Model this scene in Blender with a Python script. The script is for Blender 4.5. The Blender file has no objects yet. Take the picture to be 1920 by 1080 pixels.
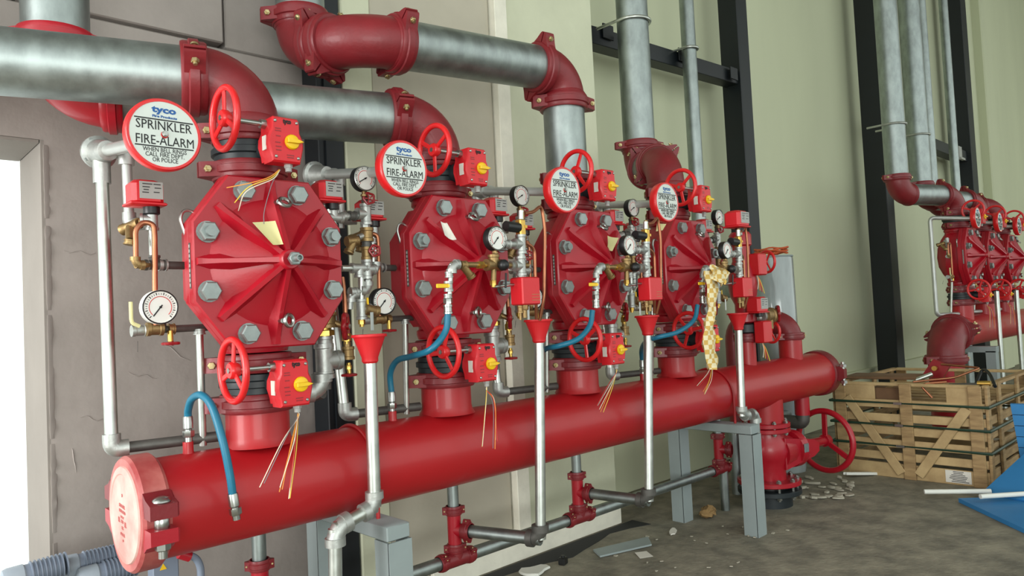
import bpy, math, random
from mathutils import Vector as V, Matrix
random.seed(7)
PI = math.pi
SC = bpy.context.scene
COL = SC.collection

# ------------------------------------------------------------------ camera, sky, light
F_PX, YAW, PITCH, ROLL = 1367.96, 0.7607, 0.0377, -0.0485
CAM = V((-1.1222, -2.5591, 1.4108))
fw = V((math.sin(YAW)*math.cos(PITCH), math.cos(YAW)*math.cos(PITCH), math.sin(PITCH)))
r0 = V((math.cos(YAW), -math.sin(YAW), 0)); u0 = r0.cross(fw)
rt = r0*math.cos(ROLL) + u0*math.sin(ROLL); up = u0*math.cos(ROLL) - r0*math.sin(ROLL)
cd = bpy.data.cameras.new('camera'); cam = bpy.data.objects.new('camera', cd); COL.objects.link(cam)
cd.sensor_width = 36; cd.lens = F_PX/1920*36; cd.clip_start = 0.05
cam.matrix_world = Matrix(((rt.x, up.x, -fw.x, CAM.x), (rt.y, up.y, -fw.y, CAM.y), (rt.z, up.z, -fw.z, CAM.z), (0, 0, 0, 1)))
SC.camera = cam
w = bpy.data.worlds.new('sky'); SC.world = w; w.use_nodes = True
w.node_tree.nodes['Background'].inputs[0].default_value = (0.90, 0.97, 0.93, 1)
w.node_tree.nodes['Background'].inputs[1].default_value = 1.35
SC.view_settings.view_transform = 'Standard'; SC.view_settings.look = 'None'
SC.view_settings.exposure = 0.2; SC.view_settings.gamma = 1.0; SC.view_settings.use_curve_mapping = False
def area(name, loc, aim, sx, sy, power, col):
    d = bpy.data.lights.new(name, 'AREA'); d.shape = 'RECTANGLE'; d.size = sx; d.size_y = sy; d.energy = power; d.color = col
    o = bpy.data.objects.new(name, d); COL.objects.link(o); o.location = loc
    o.rotation_euler = (V(aim)-V(loc)).to_track_quat('-Z', 'Y').to_euler(); return o
area('doorway_daylight', (-4.2, 0.1, 1.9), (1.0, -0.2, 1.5), 2.4, 2.8, 235, (1.0, 0.985, 0.97))
area('hall_daylight', (-3.2, -7.0, 1.2), (0.8, 0, 1.9), 4.0, 2.4, 175, (0.95, 1.0, 0.97))

def pt(px, py, y):
    """point of the plane Y = y seen at a pixel of the 1920x1080 photograph"""
    d = fw + rt*((px-960)/F_PX) + up*((540-py)/F_PX)
    return CAM + d*((y-CAM.y)/d.y)
def px_x(px, py, x):
    d = fw + rt*((px-960)/F_PX) + up*((540-py)/F_PX)
    return CAM + d*((x-CAM.x)/d.x)
def px_z(px, py, z):
    d = fw + rt*((px-960)/F_PX) + up*((540-py)/F_PX)
    return CAM + d*((z-CAM.z)/d.z)

# ------------------------------------------------------------------ mesh helpers
X, Y, Z = V((1, 0, 0)), V((0, 1, 0)), V((0, 0, 1))
def perp(d):
    a = Z if abs(d.z) < 0.9 else X
    u = d.cross(a).normalized(); return u, d.cross(u).normalized()
class MB:
    def __init__(s): s.v = []; s.f = []
    def add(s, vs, fs):
        o = len(s.v); s.v += [tuple(q) for q in vs]; s.f += [tuple(i+o for i in f) for f in fs]; return s
    def rings(s, rings, caps=(True, True), closed=False):
        n = len(rings[0]); vs = [q for r in rings for q in r]; fs = []
        m = len(rings)
        for i in range(m if closed else m-1):
            a, b = i*n, ((i+1) % m)*n
            for k in range(n):
                k2 = (k+1) % n; fs.append((a+k, a+k2, b+k2, b+k))
        if not closed:
            if caps[0]: fs.append(tuple(range(n-1, -1, -1)))
            if caps[1]: fs.append(tuple(range((m-1)*n, m*n)))
        return s.add(vs, fs)
    def lathe(s, prof, o=(0, 0, 0), ax=Z, n=24, caps=(True, True)):
        o = V(o); ax = V(ax).normalized(); u, w_ = perp(ax); R = []
        for r, h in prof:
            r = max(r, 1e-4)
            R.append([o+ax*h+(u*math.cos(2*PI*k/n)+w_*math.sin(2*PI*k/n))*r for k in range(n)])
        return s.rings(R, caps)
    def cyl(s, a, b, r, r2=None, n=16, caps=(True, True)):
        a, b = V(a), V(b); d = b-a
        return s.lathe([(r, 0), (r if r2 is None else r2, d.length)], a, d, n, caps)
    def tube(s, pts, r, n=10, closed=False, caps=(True, True)):
        P = [V(q) for q in pts]; m = len(P); T = []
        for i in range(m):
            if closed: t = P[(i+1) % m]-P[i-1]
            else: t = P[min(i+1, m-1)]-P[max(i-1, 0)]
            T.append(t.normalized())
        u, _ = perp(T[0]); R = []
        for i in range(m):
            u = (u-T[i]*u.dot(T[i])).normalized(); w_ = T[i].cross(u)
            rr = r[i] if isinstance(r, (list, tuple)) else r
            R.append([P[i]+(u*math.cos(2*PI*k/n)+w_*math.sin(2*PI*k/n))*rr for k in range(n)])
        return s.rings(R, caps, closed)
    def torus(s, c, ax, R, r, n=28, m=8):
        c = V(c); u, w_ = perp(V(ax).normalized())
        return s.tube([c+(u*math.cos(2*PI*k/n)+w_*math.sin(2*PI*k/n))*R for k in range(n)], r, m, closed=True)
    def frame_box(s, c, u, v_, w_, b=0.0):
        """box centred at c with half-axis vectors u, v, w and chamfer b"""
        c, u, v_, w_ = V(c), V(u), V(v_), V(w_)
        if b <= 0:
            vs = [c+u*i+v_*j+w_*k for i in (-1, 1) for j in (-1, 1) for k in (-1, 1)]
            return s.add(vs, [(0, 1, 3, 2), (4, 6, 7, 5), (0, 4, 5, 1), (2, 3, 7, 6), (0, 2, 6, 4), (1, 5, 7, 3)])
        lu, lv, lw = u.length, v_.length, w_.length
        R = []
        def ring(cu, kz):
            fu, fv = (lu-cu)/lu, (lv-cu)/lv; gu, gv = max((lu-cu-b)/lu, 0.01), max((lv-cu-b)/lv, 0.01)
            return [c+w_*kz+u*a+v_*d for a, d in ((fu, -gv), (fu, gv), (gu, fv), (-gu, fv), (-fu, gv), (-fu, -gv), (-gu, -fv), (gu, -fv))]
        k = (lw-b)/lw
        R = [ring(b, -1), ring(0, -k), ring(0, k), ring(b, 1)]
        return s.rings(R)
    def box(s, c, size, rz=0.0, b=0.0):
        cr, sr = math.cos(rz), math.sin(rz)
        return s.frame_box(c, V((cr, sr, 0))*size[0]/2, V((-sr, cr, 0))*size[1]/2, Z*size[2]/2, b)
    def bar(s, a, b, wd, th, side=None, bev=0.0):
        """straight bar from a to b; th measured along side"""
        a, b = V(a), V(b); d = (b-a); L = d.length; d.normalize()
        sd = V(side) if side is not None else perp(d)[0]
        sd = (sd-d*sd.dot(d)).normalized(); ot = d.cross(sd)
        return s.frame_box((a+b)/2, ot*wd/2, sd*th/2, d*L/2, bev)
    def prism(s, poly, o, u, v_, d, b=0.0):
        """polygon in the u,v plane at o, extruded by vector d; b chamfers the far edge"""
        o, u, v_, d = V(o), V(u), V(v_), V(d)
        R = [[o+u*a+v_*c for a, c in poly]]
        if b > 0:
            cx = sum(a for a, c in poly)/len(poly); cy = sum(c for a, c in poly)/len(poly)
            k = (d.length-b)/d.length
            R.append([o+u*a+v_*c+d*k for a, c in poly])
            def inn(a, c):
                q = V((a-cx, c-cy)); L = q.length; return cx+q.x*(L-b)/L, cy+q.y*(L-b)/L
            R.append([o+u*inn(a, c)[0]+v_*inn(a, c)[1]+d for a, c in poly])
        else: R.append([o+u*a+v_*c+d for a, c in poly])
        return s.rings(R)
    def hexn(s, c, ax, r, h, ch=0.15):
        ax = V(ax).normalized(); u, w_ = perp(ax); c = V(c); R = []
        for rr, hh in ((r, 0), (r, h*(1-ch)), (r*0.86, h)):
            R.append([c+ax*hh+(u*math.cos(PI/3*k)+w_*math.sin(PI/3*k))*rr for k in range(6)])
        return s.rings(R)
    def ball(s, c, r, n=12, sc=(1, 1, 1)):
        c = V(c); R = []
        for i in range(1, 8):
            a = PI*i/8; R.append([c+V((r*math.sin(a)*math.cos(2*PI*k/n)*sc[0], r*math.sin(a)*math.sin(2*PI*k/n)*sc[1], -r*math.cos(a)*sc[2])) for k in range(n)])
        return s.rings(R)
def fillet(pts, r, n=5):
    P = [V(q) for q in pts]; out = [P[0]]
    for i in range(1, len(P)-1):
        a, b, c = P[i-1], P[i], P[i+1]; d1 = (a-b); d2 = (c-b)
        L = min(r, d1.length*0.48, d2.length*0.48); p0 = b+d1.normalized()*L; p2 = b+d2.normalized()*L
        for k in range(n+1):
            t = k/n; out.append(p0*(1-t)**2+b*2*t*(1-t)+p2*t*t)
    out.append(P[-1]); return out
def spline(pts, n=6):
    P = [V(q) for q in pts]; P = [P[0]*2-P[1]]+P+[P[-1]*2-P[-2]]; out = []
    for i in range(1, len(P)-2):
        a, b, c, d = P[i-1:i+3]
        for k in range(n):
            t = k/n; out.append(0.5*((2*b)+(c-a)*t+(2*a-5*b+4*c-d)*t*t+(3*b-a-3*c+d)*t**3))
    out.append(P[-2]); return out
def mesh(name, mb, mat, ang=38):
    me = bpy.data.meshes.new(name); me.from_pydata(mb.v, [], mb.f); me.update()
    import bmesh
    bm = bmesh.new(); bm.from_mesh(me); bmesh.ops.recalc_face_normals(bm, faces=bm.faces); bm.to_mesh(me); bm.free()
    for p in me.polygons: p.use_smooth = True
    me.set_sharp_from_angle(angle=math.radians(ang))
    me.materials.append(mat); return me
def obj(name, mb, mat, parent=None, label=None, ang=38, **kw):
    me = mb if isinstance(mb, bpy.types.Mesh) else mesh(name, mb, mat, ang)
    o = bpy.data.objects.new(name, me); COL.objects.link(o)
    if parent is not None: o.parent = parent
    if label: o['label'] = label
    for k, v_ in kw.items(): o[k] = v_
    return o
def thing(name, label, cat, loc=(0, 0, 0), group=None):
    o = bpy.data.objects.new(name, None); COL.objects.link(o); o.empty_display_size = 0.05
    o.location = loc; o['label'] = label; o['category'] = cat
    if group: o['group'] = group
    return o
def tag(o, label, cat, group=None):
    o['label'] = label; o['category'] = cat
    if group: o['group'] = group
    return o
KIDS = {}
def copy_tree(o, parent=None, loc=None, label=None, group=None):
    c = o.copy(); COL.objects.link(c); c.parent = parent
    if loc is not None: c.location = loc
    if label: c['label'] = label
    if group: c['group'] = group
    for ch in list(o.children): copy_tree(ch, c)
    return c
def struct(o): o['kind'] = 'structure'; return o

# ------------------------------------------------------------------ materials
def lin(c):
    return tuple(((x/255)/12.92 if x/255 <= 0.04045 else ((x/255+0.055)/1.055)**2.4) for x in c)
def mat(name, c, rough=0.5, metal=0.0, coat=0.0, var=0.0, vscale=8, c2=None, bump=0.0, bscale=40, rvar=0.0, trans=0.0, stretch=None, spec=0.5, detail=4):
    m = bpy.data.materials.new(name); m.use_nodes = True; nt = m.node_tree; b = nt.nodes['Principled BSDF']
    c = lin(c); b.inputs['Base Color'].default_value = (*c, 1); b.inputs['Roughness'].default_value = rough
    b.inputs['Metallic'].default_value = metal; b.inputs['Coat Weight'].default_value = coat; b.inputs['Coat Roughness'].default_value = 0.12
    b.inputs['Transmission Weight'].default_value = trans; b.inputs['Specular IOR Level'].default_value = spec
    if var or c2 or bump or rvar:
        tc = nt.nodes.new('ShaderNodeTexCoord'); mp = nt.nodes.new('ShaderNodeMapping'); nt.links.new(tc.outputs['Object'], mp.inputs[0])
        if stretch: mp.inputs['Scale'].default_value = stretch
        no = nt.nodes.new('ShaderNodeTexNoise'); no.inputs['Scale'].default_value = vscale; no.inputs['Detail'].default_value = detail; no.inputs['Roughness'].default_value = 0.6
        nt.links.new(mp.outputs[0], no.inputs[0])
        if var or c2:
            rp = nt.nodes.new('ShaderNodeValToRGB'); rp.color_ramp.elements[0].position = 0.35; rp.color_ramp.elements[1].position = 0.68
            if c2: a_, b_ = c, lin(c2)
            else: a_ = tuple(x*(1-var) for x in c); b_ = tuple(min(1, x*(1+var)) for x in c)
            rp.color_ramp.elements[0].color = (*a_, 1); rp.color_ramp.elements[1].color = (*b_, 1)
            nt.links.new(no.outputs[0], rp.inputs[0]); nt.links.new(rp.outputs[0], b.inputs['Base Color'])
        if rvar:
            mr = nt.nodes.new('ShaderNodeMapRange'); mr.inputs[3].default_value = rough-rvar; mr.inputs[4].default_value = rough+rvar
            nt.links.new(no.outputs[0], mr.inputs[0]); nt.links.new(mr.outputs[0], b.inputs['Roughness'])
        if bump:
            n2 = nt.nodes.new('ShaderNodeTexNoise'); n2.inputs['Scale'].default_value = bscale; n2.inputs['Detail'].default_value = 5
            nt.links.new(mp.outputs[0], n2.inputs[0])
            bp = nt.nodes.new('ShaderNodeBump'); bp.inputs['Strength'].default_value = bump; bp.inputs['Distance'].default_value = 0.01
            nt.links.new(n2.outputs[0], bp.inputs['Height']); nt.links.new(bp.outputs[0], b.inputs['Normal'])
    return m
M = dict(
    red=mat('red_enamel', (164, 8, 30), 0.40, coat=0.2, var=0.06, vscale=5, bump=0.05, bscale=90),
    pipe_red=mat('red_header_paint', (166, 16, 24), 0.44, coat=0.15, var=0.05, vscale=3, bump=0.03, bscale=60),
    maroon=mat('maroon_casting_paint', (120, 25, 32), 0.46, coat=0.08, var=0.10, vscale=9, bump=0.10, bscale=70),
    wheel=mat('orange_red_enamel', (212, 24, 28), 0.38, coat=0.3, var=0.05, vscale=10),
    gear=mat('gearbox_red', (204, 20, 32), 0.45, coat=0.15, bump=0.05, bscale=120),
    small=mat('small_wheel_red', (140, 12, 22), 0.4, coat=0.2),
    funnel=mat('funnel_red', (200, 22, 30), 0.5),
    galv=mat('galvanised_steel', (156, 164, 162), 0.46, 1.0, var=0.18, vscale=13, rvar=0.10, bump=0.03, bscale=60, stretch=(1, 1, 0.5)),
    galv2=mat('galvanised_small_pipe', (200, 204, 198), 0.38, 1.0, var=0.10, vscale=18, rvar=0.08),
    fit=mat('galvanised_fitting', (178, 180, 176), 0.48, 0.85, var=0.10, vscale=40, bump=0.08, bscale=120),
    dfit=mat('dark_grey_fitting', (96, 94, 90), 0.55, 0.6, var=0.12, vscale=30),
    white_pipe=mat('pale_grey_alarm_pipe', (186, 188, 184), 0.40, 0.6, var=0.06, vscale=12),
    zinc=mat('zinc_bolt', (150, 158, 156), 0.45, 0.8, var=0.08, vscale=30),
    gold=mat('yellow_passivated_bolt', (188, 172, 128), 0.4, 0.9, var=0.1, vscale=60),
    brass=mat('brass_casting', (150, 124, 84), 0.48, 0.85, var=0.15, vscale=40, bump=0.1, bscale=150),
    bbrass=mat('bright_brass', (200, 164, 84), 0.34, 0.9, var=0.08, vscale=30),
    copper=mat('copper_tube', (176, 116, 86), 0.4, 0.9, var=0.12, vscale=22),
    rubber=mat('black_valve_body', (28, 36, 40), 0.45, var=0.2, vscale=14),
    blackp=mat('black_plastic', (20, 21, 22), 0.4),
    black=mat('black_steel_paint', (5, 13, 19), 0.5, var=0.2, vscale=4),
    steel=mat('plain_steel', (170, 172, 168), 0.3, 1.0),
    grey=mat('grey_support_paint', (140, 150, 150), 0.5, var=0.05, vscale=6),
    dial=mat('white_dial', (226, 226, 220), 0.5),
    face=mat('sign_white', (206, 212, 206), 0.45, var=0.03, vscale=20),
    ink=mat('black_ink', (14, 14, 16), 0.6), blue=mat('logo_blue', (24, 84, 150), 0.5), redink=mat('red_ink', (196, 40, 36), 0.6),
    lab=mat('printed_label', (160, 160, 156), 0.5), dim=mat('label_print', (60, 58, 58), 0.6),
    yellow=mat('yellow_plastic', (236, 190, 20), 0.4), hose=mat('blue_rubber_hose', (14, 104, 132), 0.42, var=0.06, vscale=30),
    tagp=mat('yellowed_paper', (214, 206, 150), 0.7), paper=mat('white_paper', (222, 218, 208), 0.7),
    w_red=mat('wire_red', (200, 50, 40), 0.5), w_or=mat('wire_orange', (222, 140, 50), 0.5), w_wh=mat('wire_cream', (224, 214, 190), 0.5), w_gr=mat('wire_grey', (120, 112, 116), 0.5), w_yl=mat('wire_yellow', (226, 196, 70), 0.5),
    wood=mat('crate_pine', (170, 142, 100), 0.75, c2=(196, 168, 122), vscale=6, stretch=(6, 1, 1), bump=0.15, bscale=40),
    wood2=mat('crate_pine_dark', (140, 112, 76), 0.75, c2=(176, 146, 102), vscale=6, stretch=(1, 1, 6), bump=0.15, bscale=40),
    strap=mat('green_strap', (30, 56, 40), 0.4), card=mat('cardboard', (112, 82, 56), 0.8, var=0.08, vscale=14),
    bsheet=mat('blue_foam_board', (46, 122, 178), 0.5, var=0.05, vscale=5), foam=mat('white_foam_edge', (222, 222, 214), 0.7),
    floor=mat('dirty_concrete_floor', (104, 100, 88), 0.85, c2=(148, 142, 124), vscale=5.5, bump=0.6, bscale=30, detail=9),
    wall=mat('pale_concrete_panel', (202, 204, 178), 0.85, var=0.06, vscale=2.2, bump=0.12, bscale=30, detail=8),
    wallb=mat('brown_grey_plaster', (157, 148, 142), 0.85, var=0.10, vscale=2.6, bump=0.55, bscale=7, detail=8),
    wallg=mat('green_grey_plaster', (198, 202, 172), 0.85, var=0.04, vscale=0.9, bump=0.06, bscale=14, stretch=(1, 1, 0.25)),
    bead=mat('white_corner_strip', (226, 222, 206), 0.75, var=0.06, vscale=9, bump=0.2, bscale=40),
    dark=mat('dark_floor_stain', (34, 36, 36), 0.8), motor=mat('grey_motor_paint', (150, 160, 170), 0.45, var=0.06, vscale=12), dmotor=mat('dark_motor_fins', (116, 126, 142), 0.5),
    ceil=mat('ceiling_concrete', (150, 148, 138), 0.9, var=0.05, vscale=2),
    rag=mat('yellow_check_cloth', (226, 206, 150), 0.9),
    tank=mat('grey_film_wrap', (150, 158, 158), 0.12, var=0.2, vscale=5, coat=0.6, bump=0.5, bscale=8, stretch=(1, 1, 0.3)),
    cable=mat('orange_cable', (190, 84, 40), 0.5), chip=mat('plaster_chip', (168, 162, 146), 0.9, var=0.1, vscale=20), strawc=mat('crumpled_brown_paper', (146, 116, 74), 0.9, var=0.15, vscale=40),
)
nt = M['rag'].node_tree; tc = nt.nodes.new('ShaderNodeTexCoord'); ck = nt.nodes.new('ShaderNodeTexChecker'); ck.inputs['Scale'].default_value = 40
ck.inputs['Color1'].default_value = (*lin((228, 216, 176)), 1); ck.inputs['Color2'].default_value = (*lin((204, 166, 88)), 1)
nt.links.new(tc.outputs['Object'], ck.inputs[0]); nt.links.new(ck.outputs[0], nt.nodes['Principled BSDF'].inputs['Base Color'])
TXT = {}
def text(s, size, m, parent, o, u=X, v_=Z, wid=None, name='lettering', bold=0.0, align='CENTER'):
    key = (s, size, wid, m.name, bold)
    if key not in TXT:
        c = bpy.data.curves.new('lettering', 'FONT'); c.body = s; c.size = size; c.align_x = 'CENTER'; c.align_y = 'CENTER'; c.resolution_u = 2
        c.extrude = 0.0004; c.offset = bold
        t = bpy.data.objects.new('lettering', c); COL.objects.link(t)
        dg = bpy.context.evaluated_depsgraph_get(); me = bpy.data.meshes.new_from_object(t.evaluated_get(dg)); bpy.data.objects.remove(t)
        if wid:
            xs = [q.co.x for q in me.vertices]; k = wid/(max(xs)-min(xs)); mid = (max(xs)+min(xs))/2
            for q in me.vertices: q.co.x = (q.co.x-mid)*k
        me.materials.clear(); me.materials.append(m); TXT[key] = me
    t = bpy.data.objects.new(name, TXT[key]); COL.objects.link(t); t.parent = parent
    u, v_ = V(u).normalized(), V(v_).normalized(); n = u.cross(v_); o = V(o)
    t.matrix_local = Matrix(((u.x, v_.x, n.x, o.x), (u.y, v_.y, n.y, o.y), (u.z, v_.z, n.z, o.z), (0, 0, 0, 1)))
    return t

# positions along the header
VX = [0.02, 0.882, 1.755, 2.662]
HZ, HR, PR = 0.84, 0.162, 0.1095
def L(i, px, py, y): return pt(px, py, y)-V((VX[i], 0, 0))
WHICH = ['nearest the bright doorway', 'second from the bright doorway', 'third from the bright doorway', 'fourth from the bright doorway']

# ------------------------------------------------------------------ the setting
b = MB(); b.box((9.5, -4.2, -0.05), (28, 11.4, 0.1)); struct(obj('floor', b, M['floor']))
b = MB(); b.box((9.5, -3.0, 8.1), (28, 9.0, 0.2)); struct(obj('ceiling', b, M['ceil']))
# left wall: rough brown plaster with the doorway; upper part is big lightweight panels with open joints
WL = 0.75; DX, DH = -0.475, 2.19
wl = MB()
wl.box(((DX+0.95)/2, WL+0.2, 1.27), (0.95-DX, 0.4, 2.54))
wl.box((-2.5+DX/2-0.2, WL+0.2, (DH+2.54)/2+0.0), (5.0+DX+0.4+0.0, 0.4, 2.54-DH))
wl.box((-4.5, WL+0.2, DH/2), (2.4, 0.4, DH))
wleft = struct(obj('wall_left', wl, M['wallb']))
def panel(x0, x1, z0, z1, off, par, m, y=WL, th=0.35):
    q = MB(); q.box(((x0+x1)/2, y+off+th/2, (z0+z1)/2), (x1-x0, th, z1-z0), b=0.006); return obj('panel', q, m, par)
pm = M['wall']
panel(-5.0, 0.145, 2.555, 2.725, 0.0, wleft, M['wallb']); panel(0.165, 0.95, 2.555, 2.715, 0.005, wleft, M['wallb'])
panel(-0.55, 0.255, 2.74, 3.25, 0.0, wleft, M['wallb']); panel(0.275, 0.95, 2.73, 3.25, 0.03, wleft, M['wallb']); panel(-5.0, -0.565, 2.74, 3.25, 0.004, wleft, M['wallb'])
panel(-5.0, 0.95, 3.265, 8.0, 0.0, wleft, M['wallb'])
dr = MB()   # door frame lining the reveal
dr.box((DX-0.006, WL+0.2, DH/2), (0.012, 0.40, DH)); dr.box((DX-0.506, WL+0.2, DH-0.007), (0.98, 0.39, 0.012))
struct(obj('trim_1', dr, mat('door_reveal_plaster', (138, 131, 124), 0.85, var=0.05, vscale=3, bump=0.2, bscale=12)))
for (z0, z1) in ((0.3, 0.62), (0.66, 1.0), (1.02, 1.5), (1.52, 1.85), (1.88, 2.17)):   # ragged plaster edge at the jamb
    q = MB(); Rg = []
    for k in range(13):
        zz = z0+(z1-z0)*k/12; a = 0.003+0.006*random.random()*(0 < k < 12); Rg.append([V((DX-0.002, WL+0.02, zz)), V((DX-a*0.5, WL-a, zz)), V((DX+a*1.6, WL-a*0.8, zz)), V((DX+0.02, WL+0.002, zz))])
    q.rings(Rg); obj('plaster_ridge', q, M['wallb'], wleft)
for k, (px, py, ln, sl) in enumerate(((120, 470, 60, 0.1), (300, 640, 70, 0.6), (150, 780, 50, 0.2), (135, 840, 45, 1.4), (270, 590, 40, 0.4), (240, 700, 55, 0.15))):   # trowel ridges in the plaster
    P0 = [pt(px+ln*u_/6*math.cos(sl), py+ln*u_/6*math.sin(sl)+3*math.sin(u_*1.7+k), WL-0.0005) for u_ in range(7)]
    q = MB(); q.tube(P0, [0.0008, 0.0022, 0.003, 0.0025, 0.003, 0.002, 0.0008], 5); obj('trowel_ridge', q, M['wallb'], wleft)
# pillar wall in front of it, made of upright panels
PY = 0.575
wp = MB(); wp.box((1.84, PY+0.45, 4.0), (1.76, 0.8, 8.0))
wpil = struct(obj('wall_pillar', wp, M['wall']))
panel(0.775, 0.945, 0, 8.0, 0, wpil, M['wall'], PY, 0.06)
panel(0.952, 1.79, 0, 8.0, 0.016, wpil, mat('pinkish_concrete_panel', (182, 175, 158), 0.85, var=0.08, vscale=1.6, bump=0.2, bscale=14), PY, 0.06)
panel(1.91, 2.73, 0, 8.0, -0.004, wpil, M['wall'], PY, 0.06)
q = MB(); q.box((1.85, PY+0.01, 4.0), (0.10, 0.08, 8.0), b=0.004); struct(obj('trim_2', q, M['bead']))
q = MB(); q.box((1.95, PY-0.02, 0.06), (1.56, 0.03, 0.12), b=0.004); struct(obj('baseboard_back', q, M['bead']))
# recessed wall on the right with a plinth, then the far wall
q = MB(); q.box((13.1, 1.2, 4.0), (20.8, 0.3, 8.0)); struct(obj('wall_back', q, M['wallg']))
q = MB(); q.box((13.1, 1.03, 0.27), (20.8, 0.06, 0.54), b=0.004); struct(obj('trim_3', q, M['wallg']))
q = MB(); q.box((23.3, -3.2, 4.0), (0.3, 8.8, 8.0)); struct(obj('wall_right', q, M['wallg']))
for k, xx in enumerate((14.6, 19.5)):
    q = MB(); q.box((xx, 1.0, 4.0), (0.6, 0.2, 8.0), b=0.02); struct(obj('wall_pier', q, M['wallg']))

# black steel frames that carry the risers
def frame(label, posts, bars, clips):
    t = thing('riser_rack', label, 'steel frame', (posts[0][0], posts[0][1], 0), 'black pipe frames')
    o = t.location
    for x, y, wd in posts:
        q = MB(); q.box((x-o.x, y-o.y, 3.99), (wd, wd, 7.98), b=0.006); obj('post', q, M['black'], t)
    for a, b_, wd in bars:
        q = MB(); q.bar(V(a)-o, V(b_)-o, wd, wd, Z, 0.004); obj('crossbar', q, M['black'], t)
    for c in clips:
        q = MB(); q.frame_box(V(c)-o, X*0.06, Y*0.006, Z*0.055, 0.003); obj('clip_angle', q, M['black'], t)
    return t
fy = 0.78
pA, pB = pt(1122, 76, fy), pt(1385, 152, fy)
frame('black steel post and crossbar behind the galvanised riser beyond the pillar', [(pt(1390, 300, fy).x, fy, 0.19)],
      [(pA.lerp(pB, (2.76-pA.x)/(pB.x-pA.x)), pB, 0.13)], [pt(1140, 60, fy-0.08), pt(1280, 104, fy-0.08), pt(1376, 138, fy-0.1)])
pc, pd = pt(1660, 240, fy), pt(1815, 300, fy)
frame('pair of tall black posts around the distant riser pipes', [(pt(1652, 400, fy).x, fy, 0.24), (pt(1797, 150, fy).x, fy, 0.28)],
      [(pc, pd, 0.16)], [])
t = thing('black_post', 'black post with a chalked 3 beside the pillar left of the valves', 'post', (0.70, 0.655, 0))
q = MB(); q.box((0, 0, 4.0), (0.14, 0.14, 8.0), b=0.004); q2 = obj('post', q, M['black'], t)
q = MB(); q.box((-0.02, -0.076, 4.0), (0.03, 0.012, 8.0)); obj('flange_edge', q, M['black'], t)
p3 = pt(641, 1030, 0.5835)-t.location; text('3', 0.14, M['lab'], t, (p3.x, -0.0715, p3.z), name='chalk_mark')

# ------------------------------------------------------------------ pipe building blocks
def coupling_parts(t, c, ax, r, ear, h=0.066, m='maroon', bm_='gold', n=32):
    """two-piece grooved coupling: housing halves with ears and bolts"""
    c, ax, ear = V(c), V(ax).normalized(), V(ear); ear = (ear-ax*ear.dot(ax)).normalized(); tg = ax.cross(ear)
    q = MB(); k = r/0.1095; h2 = h/2
    q.lathe([(r, -h2), (r*1.13, -h2), (r*1.17, -h2*0.8), (r*1.17, -h2*0.45), (r*1.24, -h2*0.35), (r*1.24, h2*0.35), (r*1.17, h2*0.45), (r*1.17, h2*0.8), (r*1.13, h2), (r, h2)], c, ax, n, (False, False))
    for s in (-1, 1):
        for e in (-1, 1):
            poly = [(1.04, 0.035), (1.04, 0.52), (1.26, 0.36), (1.50, 0.22), (1.62, 0.12), (1.62, 0.035)] if e > 0 else [(1.04, -0.035), (1.62, -0.035), (1.62, -0.12), (1.50, -0.22), (1.26, -0.36), (1.04, -0.52)]
            q.prism([(a*r, b_*r) for a, b_ in poly], c-ax*h2*0.80, ear*s, tg, ax*h*0.80)
    hs = obj('housing', q, M[m], t)
    for s in (-1, 1):
        p = c+ear*s*r*1.40; q = MB()
        q.cyl(p-tg*r*0.44, p+tg*r*0.36, r*0.065, n=10); q.hexn(p-tg*r*0.25, -tg, r*0.125, r*0.11); q.lathe([(r*0.13, 0), (r*0.12, r*0.07), (r*0.06, r*0.11)], p+tg*r*0.25, tg, 12)
        obj('bolt', q, M[bm_], t)
def coupling(c, ax, r, ear, label, h=0.066, m='maroon', group='grooved pipe couplings', bm_='gold'):
    t = thing('pipe_coupling', label, 'coupling', c, group); coupling_parts(t, (0, 0, 0), ax, r, ear, h, m, bm_); return t
def arc(c, a, b_, R, n=10):
    """quarter bend: from corner c, tangent lengths R along a and b"""
    a, b_ = V(a).normalized(), V(b_).normalized(); out = []
    ang = math.acos(max(-1, min(1, a.dot(b_)))); half = ang/2; rad = R*math.tan(half)
    cen = V(c)+(a+b_).normalized()*(R/math.cos(half)); p0 = V(c)+a*R
    v0 = p0-cen; v1 = V(c)+b_*R-cen; tot = PI-ang
    e1 = v0.normalized(); e2 = (v1-e1*v1.dot(e1)).normalized()
    for k in range(n+1):
        th = tot*k/n; out.append(cen+(e1*math.cos(th)+e2*math.sin(th))*rad)
    return out
def elbow_obj(c, a, b_, R, r, label, m='maroon', lip=True, group='grooved pipe elbows'):
    q = MB(); P = [V(p)-V(c) for p in arc(c, a, b_, R, 12)]
    q.tube(P, r*1.03, 30)
    a, b_ = V(a).normalized(), V(b_).normalized()
    if lip:
        for p, d in ((P[0], a), (P[-1], b_)):
            q.lathe([(r*1.03, -0.03), (r*1.09, -0.02), (r*1.09, 0.004), (r*1.0, 0.004)], p, d, 30)
    o = obj('pipe_elbow', q, M[m]); o.location = c
    return tag(o, label, 'elbow', group)
def pipe_obj(pts, r, label, m='galv', name='steel_pipe', cat='pipe', fil=0.0, n=28, group=None):
    o0 = V(pts[0]); P = [V(p)-o0 for p in pts]
    if fil: P = fillet(P, fil, 8)
    q = MB(); q.tube(P, r, n); o = obj(name, q, M[m]); o.location = o0
    return tag(o, label, cat, group)

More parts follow.
